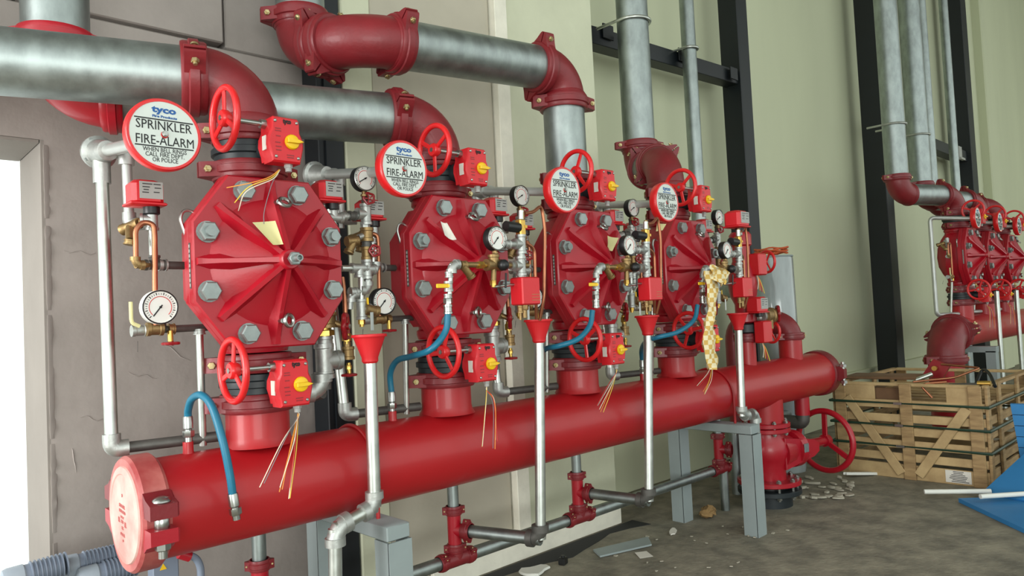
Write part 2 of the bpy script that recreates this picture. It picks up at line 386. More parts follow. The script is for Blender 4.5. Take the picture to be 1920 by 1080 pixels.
# ------------------------------------------------------------------ the big header pipe
HX0, HX1 = -0.38, 4.60
hd = thing('header_pipe', 'long horizontal red header pipe carrying the row of red valves', 'header pipe', (HX0, 0, HZ))
def H(x, y, z): return V((x-HX0, y, z-HZ))
q = MB(); q.cyl(H(HX0, 0, HZ), H(HX1, 0, HZ), HR, n=64); obj('barrel', q, M['pipe_red'], hd)
for vx in VX:
    q = MB(); q.lathe([(PR+0.014, 0.155), (PR+0.004, 0.172), (PR, 0.19), (PR, 0.285)], H(vx, 0, HZ), Z, 40)
    obj('outlet_stub', q, M['pipe_red'], hd)
q = MB(); q.cyl(H(3.52, 0, HZ), H(3.52, 0, 1.16), 0.062, n=24); obj('outlet_stub', q, M['pipe_red'], hd)
q = MB(); q.cyl(H(4.17, 0, HZ), H(4.17, 0, 1.15), 0.084, n=24); obj('outlet_stub', q, M['pipe_red'], hd)
q = MB(); q.cyl(H(3.72, 0, HZ), H(3.72, 0, 0.50), 0.125, n=32); obj('inlet_stub', q, M['pipe_red'], hd)
for px, py in ((353, 845), (736, 782), (1010, 735), (1205, 700)):
    p = pt(px, py, 0.0); p.z = 0.99
    q = MB(); q.lathe([(0.02, 0), (0.017, 0.02), (0.017, 0.05)], H(p.x, 0, 0.99), Z, 14); obj('hose_port', q, M['pipe_red'], hd)
# left end: grooved end cap in a coupling with big ear bolts
ec = thing('end_cap', 'dusty red round end cap with coupling on the near end of the header', 'end cap', (HX0, 0, HZ))
q = MB(); q.lathe([(HR*0.98, 0.0), (HR*0.98, -0.035), (HR*0.93, -0.05), (HR*0.80, -0.053), (HR*0.78, -0.050), (0, -0.052)], (0, 0, 0), X, 48, (False, True))
capf = obj('cap_plate', q, mat('dusty_red_cap', (212, 178, 168), 0.65, c2=(198, 138, 130), vscale=7, bump=0.1), ec)
cast = mat('cast_marks', (190, 112, 108), 0.6)   # rows of worn, unreadable cast marks
for zz, yy, n, hh in ((0.062, 0, 1, 0.010), (0.030, 0.004, 7, 0.010), (0.013, 0.002, 8, 0.009), (-0.006, 0.004, 4, 0.007), (-0.020, 0.004, 3, 0.010), (-0.018, 0.038, 2, 0.016), (-0.026, -0.026, 2, 0.016), (-0.040, 0.004, 2, 0.009), (-0.060, 0.006, 5, 0.008), (-0.080, 0.002, 1, 0.008)):
    for k in range(n):
        c_ = V((-0.0525, yy-(k-(n-1)/2)*0.0082, zz-0.0006*k)); q = MB()
        q.frame_box(c_, X*0.0012, Y*0.0011, Z*hh/2); obj('cast_mark', q, cast, capf)
        q = MB(); q.frame_box(c_+V((0, -0.0022, random.choice((-1, 0, 1))*hh*0.4)), X*0.0012, Y*0.0026, Z*0.0011); obj('cast_mark', q, cast, capf)
q = MB(); h2 = 0.045
q.lathe([(HR*0.93, -0.045), (HR*1.08, -0.045), (HR*1.13, -0.035), (HR*1.13, 0.03), (HR*1.06, 0.042), (HR, 0.042)], (0, 0, 0), X, 48, (False, False))
obj('coupling_ring', q, mat('worn_maroon', (150, 48, 50), 0.45, c2=(196, 120, 112), vscale=5, bump=0.12), ec)
for s in (-1, 1):
    for e in (-1, 1):
        poly = [(1.02, 0.10*e), (1.04, 0.55*e), (1.20, 0.44*e), (1.46, 0.36*e), (1.46, 0.10*e)]
        q = MB(); q.prism([(a*HR, c*HR) for a, c in (poly if e > 0 else poly[::-1])], (-0.042, 0, 0), Y*s, Z, X*0.084, 0.006); obj('ear', q, M['maroon'] if e > 0 else M['red'], ec)
    yb = s*HR*1.27
    q = MB(); q.cyl((0, yb, -0.105), (0, yb, 0.06), 0.013, n=12); q.hexn((0, yb, -0.06), -Z, 0.023, 0.022); q.ball((0, yb, 0.064), 0.026, 14, (1.1, 1.1, 0.6)); q.lathe([(0.013, -0.03), (0.022, -0.018), (0.022, 0.018), (0.013, 0.03)], (0, yb, 0), Z, 14); obj('ear_bolt', q, M['steel'], ec)
er = thing('end_cap', 'maroon coupling and cap on the far end of the header beside the crate', 'end cap', (HX1, 0, HZ))
q = MB(); q.lathe([(HR, -0.05), (HR*1.08, -0.045), (HR*1.11, 0.03), (HR*1.04, 0.05), (HR*0.8, 0.075), (0, 0.085)], (0, 0, 0), X, 40); obj('cap_plate', q, M['maroon'], er)
for s in (-1, 1):
    q = MB(); q.prism([(1.0*HR, -0.3*HR), (1.12*HR, -0.36*HR), (1.36*HR, -0.2*HR), (1.36*HR, 0.2*HR), (1.12*HR, 0.36*HR), (1.0*HR, 0.3*HR)], (-0.03, 0, 0), Y*s, Z, X*0.06, 0.006); obj('ear', q, M['maroon'], er)
    q = MB(); q.cyl((0, s*HR*1.25, -0.09), (0, s*HR*1.25, 0.09), 0.014, n=10); q.hexn((0, s*HR*1.25, 0.05), Z, 0.026, 0.025); q.hexn((0, s*HR*1.25, -0.075), Z, 0.026, 0.025); obj('ear_bolt', q, M['steel'], er)
# straps and steel supports
for sx, lab in ((0.40, 'grey steel support stand under the near part of the header'), (3.02, 'grey steel support stand under the header beside the gate valve')):
    t = thing('pipe_support', lab, 'support', (sx, 0, 0), 'header supports')
    hb = HZ-HR-0.004
    q = MB(); q.box((0, 0, hb-0.03), (0.10, 0.60, 0.055), b=0.004); obj('top_beam', q, M['grey'], t)
    for s in (-1, 1):
        q = MB(); yy = s*0.26
        q.box((0, yy-0.045, (hb-0.06)/2), (0.10, 0.008, hb-0.06)); q.box((-0.046, yy, (hb-0.06)/2), (0.008, 0.09, hb-0.06)); q.box((0.046, yy, (hb-0.06)/2), (0.008, 0.09, hb-0.06))
        obj('leg', q, M['grey'], t)
    q = MB(); R1 = [V((0, math.cos(a)*(HR+0.006), HZ+math.sin(a)*(HR+0.006))) for a in [PI*k/24 for k in range(25)]]
    R1 = [V((0, HR+0.006, HZ-0.2))]+R1+[V((0, -HR-0.006, HZ-0.2))]
    q.tube(R1, 0.008, 8); obj('strap', q, M['pipe_red'], t)
    q = MB(); q.cyl((0, -HR-0.006, HZ-0.24), (0, -HR-0.006, HZ-0.19), 0.006, n=8); q.hexn((0, -HR-0.006, HZ-0.20), Z, 0.013, 0.01); obj('strap_bolt', q, M['steel'], t)

# ------------------------------------------------------------------ deluge valve (template in its own frame: riser axis x = y = 0)
OC = V((0.010, 0, 1.636))
OCT = [(0.272, -0.132), (0.272, 0.132), (0.15, 0.296), (-0.15, 0.296), (-0.272, 0.132), (-0.272, -0.132), (-0.15, -0.296), (0.15, -0.296)]
def make_deluge(label):
    t = thing('deluge_valve', label, 'valve', (VX[0], 0, 0), 'octagonal deluge valves')
    q = MB(); q.lathe([(0.104, 1.325), (0.112, 1.325), (0.118, 1.345), (0.118, 1.362), (0.108, 1.37), (0.112, 1.40), (0.150, 1.46), (0.185, 1.54), (0.195, 1.64), (0.185, 1.74), (0.150, 1.83), (0.112, 1.885), (0.108, 1.905), (0.118, 1.912), (0.118, 1.928), (0.108, 1.943), (0.104, 1.943)], (0, 0, 0), Z, 36)
    q.prism([(a*0.86, c*0.86) for a, c in OCT], OC+Y*0.06, X, Z, -Y*0.14); obj('body', q, M['red'], t)
    q = MB(); q.prism(OCT, OC-Y*0.068, X, Z, -Y*0.034, 0.004); obj('body_flange', q, M['red'], t)
    q = MB(); q.prism(OCT, OC-Y*0.104, X, Z, -Y*0.041, 0.006)
    cv = obj('cover', q, M['red'], t)
    q = MB(); q.lathe([(0.222, 0), (0.212, 0.006), (0.19, 0.014), (0.15, 0.030), (0.10, 0.054), (0.05, 0.080), (0, 0.086)], OC-Y*0.144, -Y, 40, (False, True)); obj('dome', q, M['red'], t, ang=60)
    for k in range(8):
        a = PI/4*k; d = X*math.cos(a)+Z*math.sin(a); s = -d.cross(Y)
        R = 0.262 if k % 2 == 0 and k in (0, 4) else (0.285 if k % 2 == 0 else 0.27)
        o = OC-Y*0.143; n = -Y
        st = [(0.02, 0.125, 0.009, 0.014), (0.06, 0.110, 0.008, 0.024), (0.19, 0.048, 0.007, 0.034), (R-0.03, 0.024, 0.008, 0.022), (R, 0.018, 0.010, 0.013)]
        q = MB(); q.rings([[o+d*rr+s*wb, o+d*rr+n*hh+s*wt, o+d*rr+n*hh-s*wt, o+d*rr-s*wb] for rr, hh, wt, wb in st]); obj('rib', q, M['red'], t, ang=20)
    q = MB(); q.lathe([(0.05, 0.05), (0.036, 0.10), (0.034, 0.135), (0.03, 0.14), (0, 0.14)], OC-Y*0.143, -Y, 24, (False, True)); obj('hub', q, M['red'], t)
    k = 0
    for a, c in ((-0.225, 0.098), (-0.225, -0.098), (0.225, 0.098), (0.225, -0.098), (-0.098, 0.243), (0.098, 0.243), (-0.098, -0.243), (0.098, -0.243)):
        o = OC+X*a+Z*c-Y*0.145
        q = MB(); q.cyl(o, o-Y*0.005, 0.036, n=18); q.hexn(o-Y*0.005, -Y, 0.034, 0.026)
        if k in (0, 2): q.cyl(o-Y*0.03, o-Y*0.045, 0.018, n=14)
        obj('bolt', q, M['zinc'], t); k += 1
    for c, ax in ((0.205, X), (-0.205, (X*0.9+Z*0.3))):
        o = OC+Z*c-Y*0.17
        q = MB(); q.cyl(o, o-Y*0.035, 0.009, n=10); q.torus(o-Y*0.035+X*0.022, (Y*-0.7+Z*0.6) if c > 0 else (X*0.4-Y*0.9), 0.02, 0.007, 20, 8); obj('eye_bolt', q, M['steel'], t)
    p = L(0, 350, 410, -0.07)
    q = MB(); q.tube(fillet([p+V((-0.004, 0, -0.06)), p+V((-0.022, 0, 0.0)), p+V((-0.01, 0, 0.028)), p+V((0.02, 0, 0.028)), p+V((0.028, 0, 0)), p+V((0.02, 0, -0.03))], 0.02, 4), 0.0055, 8); obj('lifting_lug', q, M['steel'], t)
    q = MB(); q.frame_box(OC+V((-0.2725, -0.118, -0.012)), X*0.0012, Y*0.006, Z*0.075); obj('name_strip', q, M['dfit'], t)
    for k in range(9):
        q = MB(); q.frame_box(OC+V((-0.2738, -0.118, -0.076+0.016*k)), X*0.0006, Y*0.004, Z*0.005); obj('strip_stamp', q, M['lab'], t)
    return t
DV = [make_deluge('big red octagonal deluge valve '+WHICH[0])]
for i in (1, 2, 3): DV.append(copy_tree(DV[0], None, (VX[i], 0, 0), 'big red octagonal deluge valve '+WHICH[i]))
q = MB(); o = OC-Y*0.283; q.cyl(o, o-Y*0.018, 0.012, n=14); q.hexn(o-Y*0.018, -Y, 0.024, 0.016); q.lathe([(0.012, 0), (0.012, 0.026), (0.008, 0.026), (0.008, 0.01), (0, 0.01)], o-Y*0.034, -Y, 16, (False, True)); obj('hub_nipple', q, M['zinc'], DV[0])

# ------------------------------------------------------------------ butterfly valves with gear operators
GB = [(-0.053, -0.078), (0.050, -0.078), (0.056, -0.055), (0.064, -0.02), (0.062, 0.005), (0.052, 0.030), (0.050, 0.070), (0.044, 0.078), (-0.044, 0.078), (-0.050, 0.070), (-0.053, 0.035), (-0.064, 0.01), (-0.066, -0.02), (-0.056, -0.055)]
def make_bfv(label):
    t = thing('butterfly_valve', label, 'valve', (VX[0], 0, 1.215), 'butterfly valves with handwheels')
    q = MB(); q.lathe([(0.107, -0.036), (0.118, -0.034), (0.118, -0.014), (0.128, -0.010), (0.128, 0.010), (0.118, 0.014), (0.118, 0.034), (0.107, 0.036)], (0, 0, 0), Z, 36); q.lathe([(0.045, 0.09), (0.045, 0.16), (0.04, 0.2)], (0.018, 0, 0.0), -Y, 20); obj('body', q, M['rubber'], t)
    c = V((0.018, -0.20, 0.005))
    q = MB(); q.prism(GB, c, X, Z, -Y*0.064, 0.007); q.prism([(a*0.9, d*0.88) for a, d in GB], c+Y*0.03, X, Z, -Y*0.03)
    g = obj('gearbox', q, M['gear'], t)
    f = c-Y*0.0645
    for a, d in ((-0.04, 0.062), (0.038, 0.062), (-0.04, -0.06), (0.04, -0.06)):
        q = MB(); q.lathe([(0.0055, 0), (0.0055, 0.002), (0.003, 0.004)], f+X*a+Z*d, -Y, 10); obj('screw', q, M['steel'], g)
    text('tyco', 0.022, M['ink'], g, f+V((0.003, -0.0008, 0.063)), wid=0.03, bold=0.0012)
    for k, (a, d, wd) in enumerate(((-0.03, 0.036, 0.02), (-0.03, 0.028, 0.022), (-0.03, 0.010, 0.016), (-0.032, -0.012, 0.018), (-0.03, -0.026, 0.02), (-0.03, -0.038, 0.018), (0.012, -0.052, 0.026), (0.012, -0.060, 0.024))):
        q = MB(); q.frame_box(f+V((a, -0.0004, d)), X*wd/2, Y*0.0004, Z*0.0018); obj('printed_line', q, M['small'], g)
    q = MB(); q.frame_box(c+V((-0.0655, -0.032, -0.012)), X*0.0015, Y*0.013, Z*0.024); obj('side_label', q, M['paper'], g)
    # position indicator
    ic = f+V((0.018, 0, -0.006)); q = MB(); q.lathe([(0.026, 0), (0.026, 0.005), (0.023, 0.010), (0.015, 0.013), (0, 0.014)], ic, -Y, 24)
    q.prism([(-0.024, -0.007), (0.018, -0.007), (0.036, 0.0), (0.018, 0.007), (-0.024, 0.007)], ic-Y*0.008, X, Z, -Y*0.016, 0.003); obj('indicator', q, M['yellow'], t)
    # shaft and handwheel (axis along the header)
    hc = V((-0.172, -0.213, 0.062))
    q = MB(); q.cyl(hc, V((-0.03, hc.y, hc.z)), 0.009, n=12); q.cyl(V((-0.052, hc.y, hc.z)), V((-0.03, hc.y, hc.z)), 0.016, n=12); obj('shaft', q, M['steel'], t)
    q = MB(); q.torus(hc, X, 0.100, 0.0115, 40, 10); wh = obj('handwheel', q, M['wheel'], t)
    q = MB(); q.lathe([(0.024, -0.014), (0.028, -0.008), (0.028, 0.008), (0.02, 0.02)], hc, X, 20); obj('hub', q, M['wheel'], wh)
    for k in range(3):
        a = math.radians(100+120*k); d = Y*math.cos(a)+Z*math.sin(a)
        q = MB(); q.bar(hc+d*0.02, hc+d*0.093, 0.019, 0.009, X, 0.003); obj('spoke', q, M['wheel'], wh)
    q = MB(); q.lathe([(0.009, -0.017), (0.009, -0.012)], hc, X, 10); obj('hub_nut', q, M['steel'], wh)
    q = MB(); q.hexn(c+V((0.02, -0.03, -0.078)), -Z, 0.014, 0.012); q.cyl(c+V((0.02, -0.03, -0.09)), c+V((0.02, -0.03, -0.102)), 0.011, n=12); obj('cable_gland', q, M['lab'], t)
    return t
BL = [make_bfv('red handwheel butterfly valve below the deluge valve '+WHICH[0])]
ZL, ZU = 1.215, 2.040
for i in (1, 2, 3): BL.append(copy_tree(BL[0], None, (VX[i], 0, ZL), 'red handwheel butterfly valve below the deluge valve '+WHICH[i]))
BU = [copy_tree(BL[0], None, (VX[i], 0, ZU), 'red handwheel butterfly valve above the deluge valve '+WHICH[i]) for i in range(4)]
SPIN = [0, 25, 140, 205, 20, 150, 262, 40]
for k, t in enumerate(BL+BU):
    wh = [c for c in t.children if c.name.startswith('handwheel')][0]
    a = math.radians([0, 13, 44, 70, -8, 50, 15, 40][k])
    hc = V((-0.172, -0.213, 0.062)); wh.matrix_local = Matrix.Translation(hc) @ Matrix.Rotation(a, 4, 'X') @ Matrix.Translation(-hc)
WM = ['w_wh', 'w_or', 'w_red', 'w_yl', 'w_gr', 'w_wh', 'w_or']
def wires(t, n, ends, y0=0.0, sag=0.03, r=0.0016):
    g0 = V((0.038, -0.23, -0.175+0.08))
    for k in range(n):
        e = V(ends[k % len(ends)])+V((random.uniform(-.012, .012), random.uniform(-.01, .01), random.uniform(-.012, .012)))
        m = (g0+e)/2+V((random.uniform(-.006, .014), -0.015, sag+random.uniform(-.008, .008)))
        q = MB(); q.tube(spline([g0, g0+V((random.uniform(-.003, .003), 0, -0.02)), m, e], 6), r, 5); obj('wire', q, M[WM[k % 7]], t)
wires(BL[0], 8, [(-0.13, -0.30, -0.30), (-0.08, -0.31, -0.33), (-0.05, -0.30, -0.32), (-0.04, -0.30, -0.35)], sag=0.02)
wires(BL[1], 6, [(-0.01, -0.26, -0.34), (0.02, -0.28, -0.36), (0.05, -0.27, -0.32)], sag=0.05)
wires(BL[2], 6, [(-0.14, -0.25, -0.27), (-0.12, -0.25, -0.29)], sag=0.01)
wires(BL[3], 6, [(-0.16, -0.25, -0.25), (-0.10, -0.25, -0.30)], sag=-0.02)
def wire_to(t, base, pts, m, r=0.0018):
    q = MB(); q.tube(spline([V(p)-V(base) for p in pts], 6), r, 5); obj('wire', q, M[m], t)
for k, (m_, dz) in enumerate((('w_or', 0), ('w_yl', -0.004), ('w_wh', -0.012))):
    B = BU[0].location
    wire_to(BU[0], B, [pt(524, 318+k, -.235), pt(505+3*k, 332+2*k, -.24), pt(470-4*k, 343+8*k, -.22), pt((425, 440, 447)[k], (372, 380, 395)[k]-(20 if k == 0 else 0), -.16)], m_)

# ------------------------------------------------------------------ couplings on every riser
names = ['below the lower butterfly valve', 'above the lower butterfly valve', 'below the upper butterfly valve', 'above the upper butterfly valve']
cp = None
for i in range(4):
    for k, zz in enumerate((1.147, 1.287, 1.973, 2.108)):
        lab = 'maroon grooved coupling %s of the valve stack %s' % (names[k], WHICH[i].replace('bright ', ''))
        ear = V((0.97, -0.25, 0)) if k < 2 else V((1, -0.1, 0))
        coupling((VX[i], 0, zz), Z, PR, ear, lab)

# ------------------------------------------------------------------ overhead mains
ER = 0.165
d1 = V((-1, 0.32, 0)).normalized()
e1 = V((VX[0], 0, 2.308)); elbow_obj(e1, -Z, d1, ER, PR, 'maroon elbow above the handwheel nearest the doorway')
coupling(e1+d1*(ER+0.012), d1, PR, V((0.1, -0.95, 0.25)), 'maroon coupling joining the leftmost overhead pipe to its elbow', 0.085)
pipe_obj([e1+d1*(ER+0.01), e1+d1*1.72, e1+d1*1.72+Z*5.4], PR, 'wide galvanised overhead pipe running off the left edge', fil=0.3)
e2 = V((VX[1], 0, 2.292)); elbow_obj(e2, -Z, d1, ER, PR, 'maroon elbow above the second deluge valve')
coupling(e2+d1*(ER+0.012), d1, PR, V((0.1, -0.95, 0.25)), 'maroon coupling on the overhead pipe to the second valve', 0.08)
r2 = e2+d1*1.44
pipe_obj([e2+d1*(ER+0.01), r2-d1*(ER-0.01)], PR, 'galvanised overhead pipe passing behind the nearest elbow to the second valve')
elbow_obj(r2, -d1, Z, ER, PR, 'red elbow low behind the leftmost overhead pipe', 'red')
coupling(r2-d1*(ER+0.01), d1, PR, Z*0.3-Y, 'red coupling on the elbow hidden behind the leftmost pipe', 0.07, 'red')
coupling(r2+Z*(ER+0.02), Z, PR, X-Y*0.3, 'red coupling at the foot of the upper left riser', 0.07, 'red')
pipe_obj([r2+Z*(ER), r2+Z*3.4], PR, 'galvanised riser at the upper left corner behind the pipe')
A3, B3 = V((0.565, 0.10, 2.635)), V((0.50, 0.47, 2.668)); e3 = V((VX[2], 0, 2.695))
d3 = (A3-e3).normalized(); d3b = (B3-A3).normalized()
elbow_obj(e3, -Z, d3, 0.15, PR, 'maroon elbow over the third deluge valve')
coupling(e3+d3*(0.16), d3, PR, V((0, -0.5, 0.85)), 'maroon coupling joining the third overhead pipe to its elbow', 0.07)
coupling(e3-Z*0.175, Z, PR, X*0.9-Y*0.4, 'maroon coupling under the elbow of the third valve riser', 0.075)
pipe_obj([e3-Z*0.15, V((VX[2], 0, 2.11))], PR, 'short upright galvanised pipe above the third valve')
pipe_obj([e3+d3*0.15, A3-d3*0.17], PR, 'galvanised overhead pipe feeding the third valve')
elbow_obj(A3, -d3, d3b, 0.18, PR, 'big maroon elbow in front at the top of the picture')
coupling(A3-d3*0.195, d3, PR, V((0, -0.75, 0.5)), 'maroon coupling on the right of the top front elbow', 0.075)
coupling(A3+d3b*0.18, d3b, PR, V((0.55, 0, 0.8)), 'maroon coupling on the left of the top front elbow', 0.075)
pipe_obj([A3+d3b*0.17, B3-d3b*0.13], PR, 'short grey pipe between the two top elbows')
elbow_obj(B3, -d3b, Z, 0.13, PR, 'maroon elbow turning up beside the top front elbow')
coupling(B3-d3b*0.13, d3b, PR, V((0.6, 0, -0.7)), 'maroon coupling low on the turned-up top elbow', 0.065)
coupling(B3+Z*0.15, Z, PR, X-Y*0.3, 'maroon coupling under the top riser in front of the left wall', 0.075)
pipe_obj([B3+Z*0.13, B3+Z*3.0], PR, 'galvanised riser leaving the top of the picture left of the pillar')
B4 = V((3.03, 0.45, 2.36)); e4 = V((VX[3], 0, 2.315)); d4 = (B4-e4).normalized()
elbow_obj(e4, -Z, d4, 0.17, PR, 'maroon elbow over the fourth deluge valve')
coupling(e4+d4*0.18, d4, PR, V((0.6, -0.6, 0.7)), 'maroon coupling on the elbow of the fourth valve', 0.06)
pipe_obj([e4+d4*0.16, B4-d4*0.15], PR, 'short grey pipe between the elbows over the fourth valve')
elbow_obj(B4, -d4, Z, 0.16, PR, 'maroon elbow at the foot of the tall riser beyond the pillar')
coupling(B4-d4*0.165, d4, PR, V((-0.5, 0.4, 0.9)), 'dark coupling under the tall riser beyond the pillar', 0.06)
coupling(B4+Z*0.185, Z, PR, X-Y*0.6, 'maroon ring coupling on the tall riser beyond the pillar', 0.06)
pipe_obj([B4+Z*0.16, B4+Z*5.0], PR, 'tall galvanised riser just beyond the pillar')
g2 = pt(1298, 200, 0.62)
pipe_obj([V((g2.x, 0.62, 7.6)), V((g2.x, 0.62, 1.52)), V((3.52, 0.03, 1.52))], 0.058, 'thin galvanised riser right of the tall riser', fil=0.12)
def u_clamp(c, r, label):
    q = MB(); P = [V((math.cos(a)*r, math.sin(a)*r, 0)) for a in [PI+PI*k/16 for k in range(17)]]
    P = [P[0]+Y*0.22]+P+[P[-1]+Y*0.22]; q.tube(P, 0.011, 8); o = obj('pipe_clamp', q, M['galv2']); o.location = c
    tag(o, label, 'clamp', 'U-shaped pipe clamps')
u_clamp((B4.x, B4.y, pt(1190, 45, 0.45).z), PR+0.012, 'round steel U-clamp on the tall riser beyond the pillar')
u_clamp((g2.x, 0.62, pt(1298, 95, 0.62).z), 0.07, 'round steel U-clamp on the thin riser')

# ------------------------------------------------------------------ alarm gongs and their pipes
def make_gong(label):
    t = thing('alarm_gong', label, 'alarm sign', (0, 0, 0), 'round sprinkler alarm signs')
    q = MB(); q.lathe([(0.02, 0.055), (0.085, 0.05), (0.104, 0.04), (0.109, 0.02), (0.109, 0.002), (0.105, -0.004), (0.098, -0.004), (0.098, 0.0)], (0, 0, 0), Y, 48, (True, True)); obj('shell', q, M['wheel'], t)
    q = MB(); q.lathe([(0.098, 0.004), (0.098, -0.0025), (0, -0.0025)], (0, 0, 0), Y, 48, (False, True)); f = obj('face_plate', q, M['face'], t)
    yo = -0.0032
    text('tyco', 0.027, M['blue'], f, (0, yo, 0.0725), wid=0.070, bold=0.0011)
    text('Fire Products', 0.0095, M['blue'], f, (0.002, yo, 0.0520), wid=0.070, bold=0.0004)
    text('SPRINKLER', 0.039, M['ink'], f, (0, yo, 0.0235), wid=0.158)
    text('FIRE-ALARM', 0.039, M['ink'], f, (0.002, yo, -0.021), wid=0.164)
    text('WHEN BELL RINGS', 0.0185, M['ink'], f, (0, yo, -0.0490), wid=0.124)
    text('CALL FIRE DEPT.', 0.0185, M['ink'], f, (0, yo, -0.0635), wid=0.110)
    text('OR POLICE', 0.0185, M['ink'], f, (0, yo, -0.0785), wid=0.072)
    for zz in (0.0425, -0.0385):
        q = MB(); q.frame_box((0, yo, zz), X*0.083, Y*0.0006, Z*0.0017); obj('printed_rule', q, M['ink'], f)
    q = MB(); q.cyl((0, 0, 0.001), (0, -0.008, 0.001), 0.009, n=14); q.hexn((0, -0.006, 0.001), -Y, 0.008, 0.008); obj('centre_nut', q, M['steel'], t)
    q = MB(); q.torus((0, -0.003, -0.001), Y, 0.009, 0.002, 14, 5); obj('nut_stain', q, M['redink'], t)
    return t
SG = [(308, 252.5), (757.6, 316), (1058.6, 356), (1250.3, 379)]
JN = [(190, 285), (597, 328), (893, 358), (1110, 385)]
g0 = None
for i in range(4):
    p = pt(*SG[i], -0.30); lab = 'round white and red SPRINKLER FIRE-ALARM sign '+WHICH[i]
    if g0 is None: g0 = make_gong(lab); g0.location = p; g = g0
    else: g = copy_tree(g0, None, p, lab)
    j = pt(*JN[i], 0.22)
    t = thing('alarm_pipe', 'pale grey alarm pipe rising behind the sprinkler sign '+WHICH[i].replace('bright ', ''), 'pipe', (j.x, j.y, 0), 'alarm pipes')
    o = V((j.x, j.y, 0)); je = j-o; arm = (p+Y*0.06)-o; dr = (arm-je).normalized()
    q = MB(); q.cyl(je, arm, 0.021, n=16); obj('arm', q, M['white_pipe'], t)
    q = MB(); q.lathe([(0.036, -0.035), (0.058, -0.03), (0.058, -0.018), (0.045, -0.012), (0.040, 0.02), (0.034, 0.06), (0.028, 0.062)], je, dr, 24); obj('hub_flange', q, M['fit'], t)
    for k in range(4):
        a = PI/2*k+0.6; u_, w_ = perp(dr); q = MB(); q.hexn(je-dr*0.03+(u_*math.cos(a)+w_*math.sin(a))*0.048, dr, 0.008, 0.016); obj('flange_bolt', q, M['zinc'], t)
    bot = (pt(210, 848, 0.12), pt(648, 800, 0.12), pt(935, 745, 0.12), pt(1145, 708, 0.12))[i]-o; bot.z = 1.035
    q = MB(); q.cyl(je-Z*0.03, bot, 0.0205, n=16); obj('riser', q, M['galv2'], t)
    q = MB(); q.lathe([(0.028, -0.11), (0.028, -0.02), (0.033, 0.0)], je, Z, 18); obj('collar', q, M['fit'], t)
    q = MB(); e = V((VX[i]-0.11, 0.05, 1.035))-o; q.tube(fillet([bot+Z*0.05, bot, bot+(e-bot).normalized()*0.05], 0.04, 6), 0.028, 16); obj('bottom_elbow', q, M['fit'], t)
    q = MB(); q.cyl(bot, e, 0.0185, n=16); obj('cross_pipe', q, M['dfit'], t)
    q = MB(); s2 = je+V((0.062, -0.06, 0)); e2_ = V((s2.x+0.004, s2.y, 1.80 if i == 0 else 1.86)); q.cyl(s2-Z*0.02, e2_, 0.0165, n=14); q.tube(fillet([je, s2, s2-Z*0.05], 0.03, 5), 0.026, 14); obj('side_pipe', q, M['white_pipe'], t)
    q = MB(); q.tube(fillet([e2_+Z*0.03, e2_-Z*0.01, e2_+V((0.05, -0.04, -0.01))], 0.025, 5), 0.022, 14); q.cyl(e2_, e2_-Z*0.045, 0.012, n=10); obj('side_elbow', q, M['fit'], t)

# ------------------------------------------------------------------ small trim pieces
def P_(t, pts, r, m, name='pipe', fil=0.0, n=12):
    q = MB(); q.tube(fillet(pts, fil, 5) if fil else [V(p) for p in pts], r, n); return obj(name, q, M[m], t)
def band(t, p, d, r, l, m='fit', name='socket', n=16):
    q = MB(); q.lathe([(r*0.7, -l/2), (r*1.12, -l/2), (r*1.12, -l*0.28), (r, -l*0.24), (r, l*0.24), (r*1.12, l*0.28), (r*1.12, l/2), (r*0.7, l/2)], p, d, n); return obj(name, q, M[m], t)
def hexf(t, p, d, r, l, m='brass', name='hex_nipple'):
    q = MB(); d = V(d).normalized(); q.hexn(V(p)-d*l/2, d, r, l); q.cyl(V(p)-d*l*0.9, V(p)+d*l*0.9, r*0.68, n=12); return obj(name, q, M[m], t)
def tee(t, p, ax, br, r, m='fit', name='tee'):
    p, ax, br = V(p), V(ax).normalized(), V(br).normalized(); q = MB()
    q.lathe([(r*0.8, -2.0*r), (r*1.15, -2.0*r), (r*1.15, -1.5*r), (r, -1.4*r), (r, 1.4*r), (r*1.15, 1.5*r), (r*1.15, 2.0*r), (r*0.8, 2.0*r)], p, ax, 16)
    q.lathe([(r, 0), (r, 1.4*r), (r*1.15, 1.5*r), (r*1.15, 2.0*r), (r*0.8, 2.0*r)], p, br, 16); return obj(name, q, M[m], t)
def elb(t, p, a, b_, r, m='fit', name='elbow'):
    q = MB(); p = V(p); a, b_ = V(a).normalized(), V(b_).normalized(); q.tube(arc(p, a, b_, r*1.5, 6), r, 16)
    for d in (a, b_): q.lathe([(r*0.8, 1.0*r), (r*1.16, 1.0*r), (r*1.16, 1.9*r), (r*0.8, 1.9*r)], p, d, 16)
    return obj(name, q, M[m], t)
def wheel(t, p, ax, R, m='small', name='small_handwheel', lobes=5):
    p, ax = V(p), V(ax).normalized(); u_, w_ = perp(ax); q = MB()
    P = []
    for k in range(lobes*6):
        a = 2*PI*k/(lobes*6); rr = R*(1+0.09*math.cos(lobes*a)); P.append(p+(u_*math.cos(a)+w_*math.sin(a))*rr)
    q.tube(P, R*0.22, 7, closed=True); q.lathe([(R*0.32, -R*0.3), (R*0.32, R*0.3)], p, ax, 10)
    for k in range(lobes):
        a = 2*PI*k/lobes; d = u_*math.cos(a)+w_*math.sin(a); q.bar(p, p+d*R, R*0.26, R*0.2, ax)
    o = obj(name, q, M[m], t); q = MB(); q.hexn(p-ax*R*0.1, ax, R*0.2, R*0.55); obj('wheel_nut', q, M['steel'], o); return o
GM = {}
